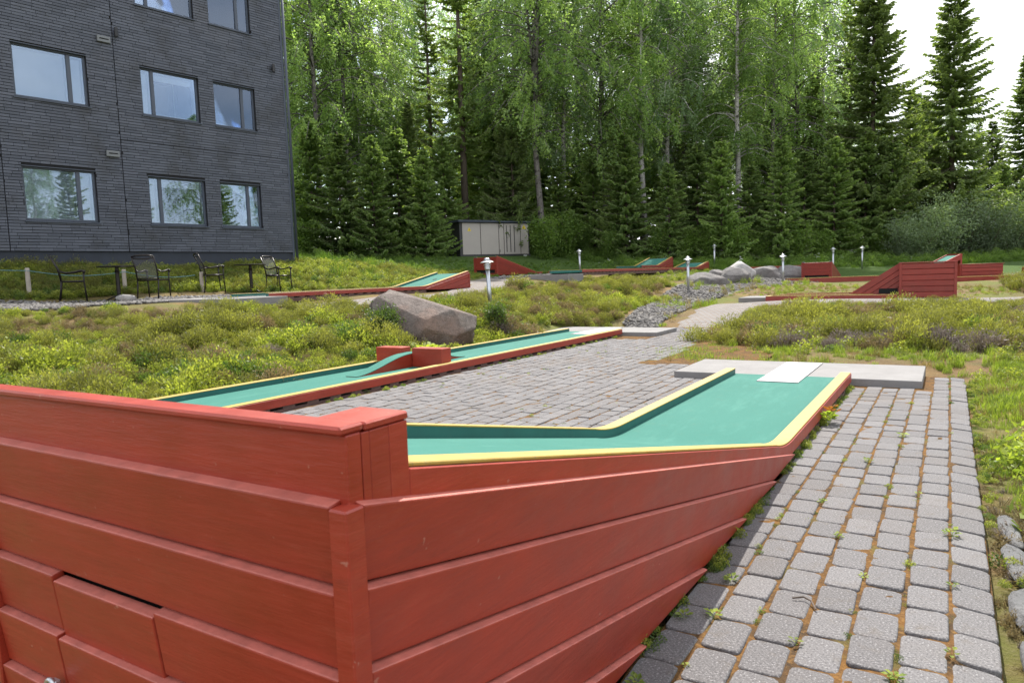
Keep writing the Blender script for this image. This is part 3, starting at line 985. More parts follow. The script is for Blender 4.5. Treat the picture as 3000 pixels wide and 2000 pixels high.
MB().box(0.0, 1.05, 0.001, 1.05, 0.0, 0.785).build('box_body', 'red_far', OG)
MB().box(-0.03, 1.08, -0.035, 1.06, 0.79, 0.812).build('box_cap', 'red_far', OG, bev=0.003)
sl = 0.685 / 1.02
for k in range(6):
    zt = 0.785 - k * 0.125
    zb_ = zt - 0.126
    base = 0.10
    xt = -(zt - base) / sl
    xb = -(zb_ - base) / sl
    if zt < base + 0.02: break
    if zb_ > base:
        poly = [(-0.03, zb_), (-0.03, zt), (xt, base), (xb, base)]
        tops = (1, 2)
    else:
        poly = [(-0.03, base), (-0.03, zt), (xt, base)]
        tops = (1, 2)
    if k in (4,):
        pass
    a = [(p[0], 0.16, p[1]) for p in poly]
    c = [(p[0], 0.138, p[1] - (0.012 if q in tops else -0.004)) for q, p in enumerate(poly)]
    MB().loft([a, c]).build('plank', 'red_far', OG, bev=0.0015)
pts = [(-0.03, 0.01), (-0.03, 0.755), (-1.02, 0.09), (-1.02, 0.01)]
MB().loft([[(p[0], y, p[1]) for p in pts] for y in (0.165, 1.05)]).build('wedge_body', 'red_far', OG)
pts = [(-0.032, 0.762), (-0.032, 0.772), (-1.05, 0.095), (-1.05, 0.085)]
MB().loft([[(p[0], y, p[1]) for p in pts] for y in (0.24, 0.98)]).build('ramp_surface', 'turf', OG)
MB().box(-0.44, -0.06, 0.112, 0.121, 0.125, 0.235).build('opening', 'dark', OG)
for y in (0.137, 0.99):
    pts = [(-0.03, 0.757), (-0.03, 0.805), (-1.07, 0.115), (-1.07, 0.067)]
    MB().loft([[(p[0], yy, p[1]) for p in pts] for yy in (y, y + 0.07)]).build('ramp_edge', 'red_far', OG)
# front return lane, part of the obstacle
MB().box(-2.70, -0.04, -0.42, 0.10, -0.06, 0.055).build('return_lane', 'turf', OG)
for nm, b in (('front_rail', (-2.75, -0.04, -0.49, -0.43)), ('end_rail', (-2.81, -2.75, -0.49, 0.13)), ('back_rail', (-2.75, -0.55, 0.07, 0.13))):
    MB().box(b[0], b[1], b[2], b[3], -0.08, 0.112).build(nm, 'red_far', OG, bev=0.003)
    MB().box(b[0] - .002, b[1] + .002, b[2] - .002, b[3] + .002, 0.113, 0.12).build('rail_cap', 'yellow', OG)
# approach lane behind it
MB().box(-2.6, -1.06, 0.24, 0.98, -0.05, 0.085).build('approach_surface', 'turf', OG)
for y in (0.17, 0.99):
    MB().box(-2.6, -1.08, y, y + 0.065, -0.05, 0.13).build('approach_rail', 'red_far', OG, bev=0.003)
    MB().box(-2.6, -1.08, y - .002, y + 0.067, 0.131, 0.138).build('rail_cap', 'yellow', OG)
slab('small concrete tee slab left of the wedge obstacle', -4.5, -3.55, 18.2, 19.4, 0.315, 0.12, 0)

kerb_lane('low red kerbed strip lane in front of the slotted ramp', (-5.0, 27.2, 0.52), R(26), 3.2, 0.6)

# right far obstacle: green ramp above a red box
OF = empty('golf_obstacle', (0.28, 26.1, 0.47), R(24), 'red box with a raised green ramp standing behind the wedge obstacle', 'golf obstacle')
for k in range(4):
    gplank(0.03, 1.20, 0.03 + k * 0.108, 0.03 + k * 0.108 + 0.103, 0.0, OF)
MB().box(0.0, 1.23, 0.001, 0.7, 0.0, 0.46).build('box_body', 'red_far', OF)
MB().box(-0.02, 1.25, -0.03, 0.72, 0.461, 0.478).build('box_cap', 'red_far', OF)
pts = [(0.35, 0.80), (0.35, 0.62), (-1.0, 0.02), (-1.0, 0.12)]
MB().loft([[(p[0], y, p[1]) for p in pts] for y in (0.75, 0.83)]).build('ramp_side', 'red_far', OF)
pts = [(0.35, 0.765), (0.35, 0.74), (-1.0, 0.06), (-1.0, 0.085)]
MB().loft([[(p[0], y, p[1]) for p in pts] for y in (0.831, 1.66)]).build('ramp_surface', 'turf', OF)
pts = [(0.35, 0.80), (0.35, 0.62), (-1.0, 0.02), (-1.0, 0.12)]
MB().loft([[(p[0], y, p[1]) for p in pts] for y in (1.661, 1.73)]).build('ramp_side', 'red_far', OF)
MB().box(0.351, 0.40, 0.75, 1.73, 0.0, 0.82).build('ramp_back', 'red_far', OF)
kerb_lane('narrow red kerbed lane in front of the raised green ramp', (-0.6, 25.2, 0.46), R(24), 2.6, 0.45)
kerb_lane('low red kerb at the far forest edge behind the rocks', (-8.3, 33.6, 0.98), R(20), 3.6, 0.5, 0.14)
kerb_lane('distant low red kerb lane right of the raised green ramp', (2.2, 30.5, 0.62), R(24), 4.0, 0.5, 0.16)

# ------------------------------------------------------------------ building
BANG = math.atan2(0.990, 0.138)
BD = empty('apartment_building', (-19.34, 9.265, 0), BANG, 'dark brick three storey apartment building with grey blue windows', 'building')
S0, S1 = -9.0, 7.18
ZB, ZT = 1.0, 12.4
PLT = 2.07
WIN = []
for z0, z1 in ((2.83, 4.16), (5.81, 7.10), (8.74, 10.05)):
    WIN += [(-0.365, 1.31, z0, z1, 'R', 0.76), (2.65, 4.29, z0, z1, 'L', 0.21), (4.745, 6.09, z0, z1, 'R', 0.70), (-4.4, -2.75, z0, z1, 'L', 0.21), (-7.2, -5.55, z0, z1, 'R', 0.76)]
def in_win(s0, s1, z0, z1):
    for w in WIN:
        if s1 > w[0] and s0 < w[1] and z1 > w[2] and z0 < w[3]:
            return w
    return None
# backing wall with openings
ss = sorted(set([S0, S1] + [w[0] for w in WIN] + [w[1] for w in WIN]))
zz_ = sorted(set([PLT, ZT] + [w[2] for w in WIN] + [w[3] for w in WIN]))
mb = MB()
for a, b in zip(ss[:-1], ss[1:]):
    for c, d in zip(zz_[:-1], zz_[1:]):
        if not in_win(a + .01, b - .01, c + .01, d - .01):
            mb.add([(a, 0.014, c), (b, 0.014, c), (b, 0.014, d), (a, 0.014, d)], [(0, 1, 2, 3)])
for w in WIN:
    a, b, c, d = w[:4]
    for q in (((a, c), (b, c)), ((b, c), (b, d)), ((b, d), (a, d)), ((a, d), (a, c))):
        (p1, p2) = q
        mb.add([(p1[0], 0.014, p1[1]), (p2[0], 0.014, p2[1]), (p2[0], 0.30, p2[1]), (p1[0], 0.30, p1[1])], [(0, 1, 2, 3)])
mb.add([(S0, 0.014, PLT), (S0, 12, PLT), (S0, 12, ZT), (S0, 0.014, ZT)], [(0, 1, 2, 3)])
mb.add([(S1, 0.014, PLT), (S1, 12, PLT), (S1, 12, ZT), (S1, 0.014, ZT)], [(0, 1, 2, 3)])
mb.add([(S0, 12, PLT), (S1, 12, PLT), (S1, 12, ZT), (S0, 12, ZT)], [(0, 1, 2, 3)])
mb.build('wall', 'mortar', BD)
MB().box(S0 - 0.2, S1 + 0.2, -0.2, 12.2, ZT, ZT + 0.3).build('roof', 'cab_roof', BD)
MB().box(S0 + .03, S1 - 0.03, 0.045, 11.95, ZB, PLT - 0.004).build('plinth', 'plinth', BD)
# bricks
RH, BH, BL = 0.0745, 0.0655, 0.44
bricks = []
jr = random.Random(3)
row = 0
z = PLT + 0.004
while z < 11.0:
    s = -1.75 - jr.random() * BL
    while s < S1:
        s1 = s + BL * jr.choice([1, 1, 1, 0.5, 0.7])
        cuts = [(max(s, -1.75), min(s1 - 0.004, S1 - 0.07))]
        out = []
        for (a, b) in cuts:
            for j in (-0.76, 2.0):
                if a < j < b:
                    out += [(a, j - 0.010), (j + 0.010, b)]
                    break
            else:
                out.append((a, b))
        for (a, b) in out:
            w = in_win(a, b, z, z + BH)
            parts = [(a, b)]
            if w:
                parts = []
                if a < w[0] - 0.02: parts.append((a, w[0] - 0.002))
                if b > w[1] + 0.02: parts.append((w[1] + 0.002, b))
            for (p, q) in parts:
                if q - p > 0.025:
                    bricks.append((p, q, z))
        s = s1
    z += RH
    row += 1
def brick_geo(L, H, pr):
    e = 0.004
    return ([(0, 0.016, 0), (L, 0.016, 0), (L, 0.016, H), (0, 0.016, H), (e * .4, -pr, e * .4), (L - e * .4, -pr, e * .4), (L - e * .4, -pr, H - e), (e * .4, -pr, H - e)],
            [(4, 5, 6, 7), (0, 1, 5, 4), (1, 2, 6, 5), (2, 3, 7, 6), (3, 0, 4, 7)])
bricks.sort(key=lambda b: abs(b[0] + 0.6) + abs(b[2] - 3.6) * 0.8)
cache = {}
full = [b for b in bricks if abs(b[1] - b[0] - (BL - 0.004)) < 0.002]
near = set(full[:300])
bmeshes = []
for k in range(4):
    v, f = brick_geo(BL - 0.004, BH, 0.004 + 0.003 * k)
    bmeshes.append(new_mesh('brick', v, f, 'brick', False, np.full(8, k / 4)))
for b in full[:300]:
    link('brick', bmeshes[jr.randrange(4)], BD, (b[0], 0.0, b[2]))
V, Fc, Rn = [], [], []
for b in bricks:
    if b in near: continue
    v, f = brick_geo(b[1] - b[0], BH, 0.003 + 0.010 * jr.random())
    n0 = len(V)
    V += [(p[0] + b[0], p[1], p[2] + b[2]) for p in v]
    Fc += [tuple(i + n0 for i in q) for q in f]
    Rn += [jr.random()] * 8
tag(link('brickwork_beyond', new_mesh('brickwork_beyond', V, Fc, 'brick', False, Rn), BD), kind='stuff')
# corner trim and downpipe
MB().box(S1 - 0.068, S1 + 0.012, -0.018, 0.05, PLT - 0.35, ZT - 0.01).build('corner_trim', 'winframe', BD, bev=0.004)
MB().box(2.01, S1 - 0.07, -0.0165, -0.0135, 5.057, 5.066).build('movement_joint', 'dark', BD)
MB().tube([(S1 + 0.06, -0.05, 1.72), (S1 + 0.06, -0.05, ZT - 0.05)], 0.045, 12).build('downpipe', 'winframe', BD, smooth=True)
MB().tube([(S1 + 0.06, -0.05, 1.76), (S1 + 0.09, -0.13, 1.66)], 0.045, 12).build('downpipe_shoe', 'steel', BD, smooth=True)
for zc_ in (7.52, 4.57):
    v_ = MB().box(1.60, 1.93, -0.075, -0.014, zc_, zc_ + 0.16).build('vent', 'vent', BD, bev=0.012, seg=2)
    MB().box(1.65, 1.88, -0.078, -0.074, zc_ + 0.07, zc_ + 0.10).build('vent_slot', 'dark', v_)
for s_ in (2.08, 6.76):
    l_ = MB().lathe([(0.045, 0), (0.048, 0.02), (0.048, 0.22), (0.04, 0.24)], 14).build('wall_lamp', 'black', BD, (s_, -0.09, 7.72))
    MB().box(-0.02, 0.02, 0.03, 0.078, 0.08, 0.14).build('wall_lamp_arm', 'black', l_)
# windows
wi = 0
for (a, b, c, d, side, fr_) in WIN:
    if a < -3: 
        shown = False
    w = link('window', None, BD)
    w.empty_display_size = 0.1
    mb = MB()
    fw = 0.055
    y0, y1 = 0.075, 0.145
    mb.box(a, a + fw, y0, y1, c, d).box(b - fw, b, y0, y1, c, d).box(a + fw, b - fw, y0, y1, c, c + fw).box(a + fw, b - fw, y0, y1, d - fw, d)
    ms = a + (b - a) * fr_
    mb.box(ms - 0.045, ms + 0.045, y0 - 0.002, y1, c + fw, d - fw)
    mb.build('window_frame', 'winframe', w, bev=0.004)
    MB().add([(a - 0.03, -0.05, c - 0.022), (b + 0.03, -0.05, c - 0.022), (b + 0.03, 0.10, c + 0.012), (a - 0.03, 0.10, c + 0.012),
              (a - 0.03, -0.05, c - 0.045), (b + 0.03, -0.05, c - 0.045), (b + 0.03, 0.10, c - 0.02), (a - 0.03, 0.10, c - 0.02)],
             [(0, 1, 2, 3), (4, 7, 6, 5), (0, 4, 5, 1), (1, 5, 6, 2), (3, 2, 6, 7), (0, 3, 7, 4)]).build('window_sill', 'winframe', w)
    MB().box(a - 0.005, b + 0.005, -0.018, 0.08, d - 0.014, d + 0.004).build('window_head', 'winframe', w)
    big = (a + fw, ms - 0.045) if side == 'R' else (ms + 0.045, b - fw)
    small = (ms + 0.045, b - fw) if side == 'R' else (a + fw, ms - 0.045)
    for p, q in (big, small):
        MB().box(p, q, 0.108, 0.114, c + fw, d - fw).build('pane', 'glass', w)
    # white inner casing behind each pane
    for p, q in (big, small):
        mb = MB()
        t_ = 0.035
        mb.box(p, p + t_, 0.15, 0.30, c + fw, d - fw).box(q - t_, q, 0.15, 0.30, c + fw, d - fw).box(p + t_, q - t_, 0.15, 0.30, d - fw - t_, d - fw).box(p + t_, q - t_, 0.15, 0.30, c + fw, c + fw + t_)
        mb.build('inner_casing', 'white', w)
    if wi % 5 in (0,) :
        # slatted blind, closed
        p, q = big[0] + 0.036, big[1] - 0.036
        mb = MB()
        zz0 = c + fw + 0.04
        while zz0 < d - fw - 0.05:
            mb.box(p, q, 0.215, 0.222, zz0, zz0 + 0.030)
            zz0 += 0.033
        mb.build('blind', 'white', w)
    if wi % 5 in (0, 1, 2):
        p, q = small[0] + 0.036, small[1] - 0.036
        MB().box(p, q, 0.24, 0.245, c + fw + .036, d - fw - .036).build('roller_blind', 'white', w)
    if wi % 5 in (1, 2):
        MB().box(big[0] + 0.04, big[1] - 0.04, 0.258, 0.262, d - fw - 0.20, d - fw - 0.036).build('blind_roll', 'white', w)
        # a thin cord down the pane
        MB().box((big[0] + big[1]) / 2 - 0.004, (big[0] + big[1]) / 2 + 0.004, 0.20, 0.206, c + fw + .036, d - fw - .036).build('blind_cord', 'white', w)
    # room behind
    MB().add([(a, 0.30, c), (b, 0.30, c), (b, 0.30, d), (a, 0.30, d), (a - .3, 2.2, c - .6), (b + .3, 2.2, c - .6), (b + .3, 2.2, d + .2), (a - .3, 2.2, d + .2)],
             [(0, 1, 5, 4), (1, 2, 6, 5), (2, 3, 7, 6), (3, 0, 4, 7), (4, 5, 6, 7)]).build('room', 'room', w)
    wi += 1

# ------------------------------------------------------------------ electrical cabinet
shL, shR = Vector((-21.387, 29.994, 0)), Vector((-19.468, 33.769, 0))
dvec = shR - shL
SL = dvec.length
EC = empty('electrical_cabinet', (shL.x, shL.y, 2.17), math.atan2(dvec.y, dvec.x), 'taupe electrical cabinet with dark roof and louvres at the forest edge', 'cabinet')
H = 1.72
MB().box(0.0, SL, 0.02, 1.5, -0.2, H).build('body', 'cab_dark', EC)
MB().box(-0.12, SL + 0.10, -0.14, 1.6, H + 0.002, H + 0.09).build('roof', 'cab_roof', EC, bev=0.01)
MB().box(-0.02, SL * 0.55, 0.1, 1.45, H + 0.092, H + 0.14).build('roof_hatch', 'cab_roof', EC, bev=0.01)
MB().box(-0.015, SL + 0.015, -0.03, 0.018, -0.1, 0.06).build('base_rail', 'cab_dark', EC)
px = [0.03, 0.28, 0.53, 0.61, 0.875, 1.0]
for i, (p, q) in enumerate(((0.035, 0.285), (0.29, 0.545), (0.55, 0.62), (0.625, 0.865), (0.87, 0.985))):
    pn = MB().box(p * SL, q * SL - 0.015, -0.012, 0.018, 0.075, H - 0.03).build('door_panel', 'cabinet', EC, bev=0.004)
    if i == 3:
        for k in range(3):
            x = p * SL + 0.12 + k * 0.24
            MB().box(x, x + 0.05, -0.016, -0.011, 0.18, H - 0.12).build('louvre', 'cab_dark', pn)
    if i in (2,):
        for zz1 in (0.18, H - 0.28):
            MB().box(p * SL + 0.02, p * SL + 0.045, -0.02, -0.012, zz1, zz1 + 0.14).build('hinge', 'cab_dark', pn)
def warn(x, z, h, pn):
    MB().add([(x - h * .6, -0.0145, z), (x + h * .6, -0.0145, z), (x, -0.0145, z + h)], [(0, 1, 2)]).build('warning_sign', 'sign_yellow', pn)
    MB().add([(x - h * .08, -0.016, z + h * .1), (x + h * .12, -0.016, z + h * .38), (x + h * .0, -0.016, z + h * .38), (x + h * .05, -0.016, z + h * .72), (x - h * .14, -0.016, z + h * .32), (x - .01 * h, -0.016, z + h * .32)], [(0, 1, 2, 3, 4, 5)]).build('warning_bolt', 'black', pn)
warn(0.13 * SL, 1.28, 0.19, EC)
warn(0.92 * SL, 1.40, 0.24, EC)
MB().box(0.90 * SL, 0.95 * SL, -0.034, -0.031, -0.05, 0.01).build('maker_plate', 'white', EC)

# ------------------------------------------------------------------ garden lamps
def lamp(x, y, h, label, lean=0.0, z=None):
    zb = g1(x, y) if z is None else z
    r = empty('garden_lamp', (x, y, zb), 0, label, 'lamp', 'steel garden lamps')
    MB().tube([(0, 0, -0.05), (0, 0, h - 0.19)], 0.037, 14).build('post', 'steel', r, smooth=True)
    MB().lathe([(0.044, h - 0.22), (0.050, h - 0.205), (0.050, h - 0.175), (0.058, h - 0.17), (0.058, h - 0.155), (0.046, h - 0.15), (0.046, h - 0.09)], 18).build('collar', 'steel', r)
    MB().lathe([(0.06, h - 0.135), (0.072, h - 0.13), (0.072, h - 0.122), (0.05, h - 0.118)], 18).build('louvre_ring', 'steel', r)
    MB().lathe([(0.128, h - 0.088), (0.13, h - 0.084), (0.10, h - 0.066), (0.06, h - 0.056), (0.03, h - 0.053)], 24).build('shade', 'steel', r)
    MB().lathe([(0.058, h - 0.054), (0.056, h - 0.03), (0.045, h - 0.012), (0.025, h - 0.002), (0.004, h)], 18).build('dome', 'steel', r, smooth=True)
    r.rotation_euler = (0, lean, 0)
    return r
lamp(-7.13, 10.88, 0.93 + 0.06, 'steel garden lamp behind the brown boulder', -0.05)
lamp(-6.31, 19.88, 0.94, 'steel garden lamp at the corner of the heather beside the gravel', -0.005)
lamp(-12.38, 25.4, 0.94, 'steel garden lamp behind the long crest lane', -0.03)
lamp(-4.98, 26.36, 0.97, 'steel garden lamp left of the slotted red ramp')
lamp(-9.29, 33.2, 1.02, 'slim steel garden lamp in front of the forest by the shallow green ramp')
lamp(-4.24, 33.2, 1.15, 'steel garden lamp peeking over the slotted red ramp')
lamp(-3.46, 36.8, 1.05, 'slim steel garden lamp between the two red ramps')

# ------------------------------------------------------------------ rocks
def rock(name, label, loc, size, seed, m, rz=0.0, flat=0.0, sub=5, cat='rock', cut=(0.76, 0.97), rough=0.16, tilt=(0, 0), group=None):
    bm = bmesh.new()
    bmesh.ops.create_icosphere(bm, subdivisions=sub, radius=1)
    rr = np.random.default_rng(seed)
    fr = rr.normal(size=(38, 3)) * np.repeat([1.2, 2.6, 5.5, 13.0], [8, 9, 9, 12])[:, None]
    ph = rr.uniform(0, 6.28, 38)
    am = np.repeat([1.0, 0.45, 0.20, 0.075], [8, 9, 9, 12]) * rough / 2.2
    planes = rr.normal(size=(14, 3))
    planes /= np.linalg.norm(planes, axis=1)[:, None]
    pd_ = rr.uniform(cut[0], cut[1], 14)
    for v in bm.verts:
        p = np.array(v.co)
        d = 1 + float((am * np.sin(fr @ p + ph)).sum())
        q = p * d
        for n_, k in zip(planes, pd_):
            e = float(q @ n_) - k
            if e > 0: q = q - n_ * e * 0.93
        v.co = (q[0] * size[0], q[1] * size[1], q[2] * size[2])
    me = bpy.data.meshes.new(name)
    bm.to_mesh(me); bm.free()
    me.materials.append(mat(m))
    me.polygons.foreach_set('use_smooth', np.ones(len(me.polygons), bool))
    o = link(name, me, None, loc, rz)
    o.rotation_euler = (tilt[0], tilt[1], rz)
    return tag(o, label, cat, group)

rock('boulder', 'big brown granite boulder beside the hump bridge lane', (-6.68, 8.27, 0.29), (0.80, 0.64, 0.58), 5, 'boulder', R(31), tilt=(-0.06, 0.42), cat='boulder', cut=(0.76, 0.98), rough=0.17, sub=6)
rock('rock', 'low grey rock nearest the garden lamp on the gravel', (-6.62, 23.0, 0.60), (0.70, 0.5, 0.34), 12, 'rock', R(31), tilt=(0, 0.22), rough=0.13)
rock('rock', 'broad grey rock leaning in front of the white boulder', (-6.12, 24.7, 0.70), (0.68, 0.55, 0.42), 14, 'rock', R(31), tilt=(0, 0.28), rough=0.13)
rock('rock', 'small reddish grey rock wedged behind the low grey rock', (-6.85, 24.6, 0.80), (0.36, 0.35, 0.28), 15, 'rock', R(10), rough=0.14, sub=4)
rock('rock', 'rounded white boulder on top of the grey rock pile', (-6.45, 26.4, 0.88), (0.50, 0.5, 0.42), 17, 'rock_pale', R(31), rough=0.11, sub=4)
rock('rock', 'long dark grey rock ledge right of the white boulder', (-6.1, 28.6, 0.70), (0.72, 0.6, 0.46), 19, 'rock', R(31), rough=0.13)
rock('rock', 'long dark grey rock ledge touching the slotted red ramp', (-5.55, 30.6, 0.62), (0.85, 0.6, 0.55), 21, 'rock', R(31), rough=0.13)
for k, (x, y, sx, sy, sz, rzz) in enumerate(((0.225, 3.42, .045, .20, .030, 3), (0.232, 3.04, .060, .20, .034, 4), (0.240, 2.64, .075, .21, .036, -2), (0.248, 2.22, .085, .22, .038, 3), (0.258, 1.80, .095, .21, .040, -4), (0.27, 1.40, .10, .20, .040, 3))):
    rock('edge_stone', 'flat slaty stone set along the outer edge of the walkway paving', (x, y, -0.060), (sx, sy, sz), 40 + k, 'slate', R(rzz), rough=0.14, sub=4, cat='stone', group='edge stones along the walkway', tilt=(0, 0.42))

# ------------------------------------------------------------------ bistro chairs and tables
def chair(x, y, rz, label):
    r = empty('bistro_chair', (x, y, g1(x, y)), rz, label, 'chair', 'bistro chairs by the building')
    # local: seat faces +x, back at -x
    def tb(name, pts, rad=0.011, m='chair'):
        return MB().tube(pts, rad * 1.45, 7).build(name, m, r, smooth=True)
    for s in (-1, 1):
        tb('leg', [(0.24, s * 0.25, -0.03), (0.22, s * 0.25, 0.30), (0.21, s * 0.25, 0.44), (0.215, s * 0.26, 0.64)])
        tb('leg', [(-0.27, s * 0.24, -0.03), (-0.22, s * 0.24, 0.28), (-0.205, s * 0.24, 0.44)])
        tb('back_post', [(-0.205, s * 0.24, 0.44), (-0.25, s * 0.245, 0.70), (-0.36, s * 0.25, 0.95)])
        tb('armrest', [(-0.245, s * 0.25, 0.66), (-0.10, s * 0.27, 0.615), (0.06, s * 0.275, 0.635), (0.17, s * 0.27, 0.665), (0.235, s * 0.265, 0.65)], 0.013)
        MB().lathe([(0.012, -0.03), (0.03, -0.02), (0.034, 0), (0.03, 0.02), (0.012, 0.03)], 12).build('scroll', 'chair', r, (0.22, s * 0.265, 0.64), smooth=True)
    tb('top_rail', [(-0.36, -0.25, 0.95), (-0.375, -0.13, 0.975), (-0.38, 0, 0.98), (-0.375, 0.13, 0.975), (-0.36, 0.25, 0.95)], 0.014)
    tb('back_rail', [(-0.345, -0.25, 0.925), (-0.35, -0.1, 0.905), (-0.35, 0.1, 0.905), (-0.345, 0.25, 0.925)], 0.010)
    tb('back_rail', [(-0.208, -0.24, 0.47), (-0.208, 0.24, 0.47)], 0.009)
    tb('seat_frame', [(0.21, -0.25, 0.435), (-0.205, -0.24, 0.435), (-0.205, 0.24, 0.435), (0.21, 0.25, 0.435), (0.21, -0.25, 0.435)], 0.012)
    mb = MB()
    for k in range(15):
        t = k / 14
        yy = -0.235 + 0.47 * t
    mb.add([(0.20, -0.24, 0.44), (0.20, 0.24, 0.44), (-0.20, 0.23, 0.428), (-0.20, -0.23, 0.428)], [(0, 1, 2, 3)])
    mb.build('seat', 'mesh', r)
    MB().add([(-0.212, -0.23, 0.475), (-0.212, 0.23, 0.475), (-0.25, 0.235, 0.70), (-0.25, -0.235, 0.70), (-0.345, 0.24, 0.915), (-0.345, -0.24, 0.915)], [(0, 1, 2, 3), (3, 2, 4, 5)]).build('backrest', 'mesh', r)
    return r
def table(x, y, label):
    r = empty('bistro_table', (x, y, g1(x, y)), 0.4, label, 'table', 'bistro tables by the building')
    MB().lathe([(0.385, 0.735), (0.40, 0.745), (0.40, 0.757), (0.385, 0.762), (0.0, 0.7625)], 40).build('table_top', 'chair', r)
    MB().lathe([(0.032, -0.02), (0.032, 0.12), (0.042, 0.14), (0.042, 0.6), (0.055, 0.64), (0.04, 0.66), (0.04, 0.735)], 14).build('pedestal', 'chair', r, smooth=False)
    for k in range(4):
        a = k * math.pi / 2 + 0.3
        c, s = math.cos(a), math.sin(a)
        MB().tube([(0.03 * c, 0.03 * s, 0.10), (0.12 * c, 0.12 * s, 0.075), (0.24 * c, 0.24 * s, 0.02), (0.29 * c, 0.29 * s, 0.005)], [0.02, 0.018, 0.016, 0.013], 8).build('foot', 'chair', r, smooth=True)
    return r
TV = Vector((0.138, 0.990))
table(-15.8, 9.0, 'round bistro table nearest the rope fence posts')
chair(-16.12, 8.20, R(62), 'dark metal bistro chair leaning its mesh back towards the rope post')
chair(-15.35, 9.55, R(118), 'dark metal bistro chair seen from behind at the table by the posts')
table(-15.72, 12.5, 'round bistro table nearest the building corner')
chair(-16.0, 11.55, R(66), 'dark metal bistro chair beside the single rope post')
chair(-15.65, 13.35, R(12), 'dark metal bistro chair nearest the building corner')
rock('stone', 'pale lump added as the bright highlight on a bistro table foot', (-15.62, 9.02, 0.85), (0.22, 0.12, 0.09), 61, 'rock_pale', R(60), rough=0.1, sub=3, cat='stone')  # added pale shape, stands in for light on the table's foot

# ------------------------------------------------------------------ rope fence
posts = [(-18.7, 5.4, 0.62), (-17.05, 7.75, 0.62), (-16.75, 9.7, 0.52), (-16.1, 11.3, 0.50)]
for k, (x, y, h) in enumerate(posts):
    lb = ['low wooden rope post at the end of the blue rope', 'low wooden rope post left of the bistro chairs', 'low wooden rope post behind the first bistro table', 'low wooden rope post beside the third bistro chair'][k]
    MB_ = MB().lathe([(0.045, -0.1), (0.045, h - 0.02), (0.038, h), (0.0, h + 0.001)], 12)
    o = MB_.build('fence_post', 'post', None, (x, y, g1(x, y)))
    tag(o, lb, 'post', 'rope fence posts')
rp_pts = []
for (a, b) in zip(posts[:-1], posts[1:]):
    for k in range(10):
        t = k / 10
        x = a[0] + (b[0] - a[0]) * t; y = a[1] + (b[1] - a[1]) * t
        za = g1(a[0], a[1]) + a[2] - 0.06; zb2 = g1(b[0], b[1]) + b[2] - 0.06
        rp_pts.append((x + 0.05, y, za + (zb2 - za) * t - 0.10 * math.sin(math.pi * t)))
o = MB().tube(rp_pts, 0.006, 6).build('rope', 'rope', None)
tag(o, 'thin blue rope strung between the low wooden posts', 'rope')

# ------------------------------------------------------------------ foliage helpers
def orient(n, rg, droop=None, flat=0.0):
    u = rg.normal(size=(n, 3))
    u /= np.linalg.norm(u, axis=1)[:, None]
    w = rg.normal(size=(n, 3))
    w[:, 2] += flat
    v = np.cross(u, w)
    v /= np.linalg.norm(v, axis=1)[:, None] + 1e-9
    return u, v

def diamonds(c, u, v, a, b):
    a = np.asarray(a).reshape(-1, 1); b = np.asarray(b).reshape(-1, 1)
    V = np.stack([c - u * a, c + v * b - u * a * 0.1, c + u * a, c - v * b - u * a * 0.1], 1).reshape(-1, 3)
    return V, np.arange(len(V)).reshape(-1, 4)

def leaves_mesh(name, parts, m):
    V = np.concatenate([p[0] for p in parts]); Rn = np.concatenate([np.repeat(p[1], 4) for p in parts])
    return new_mesh(name, V, np.arange(len(V)).reshape(-1, 4), m, False, Rn)

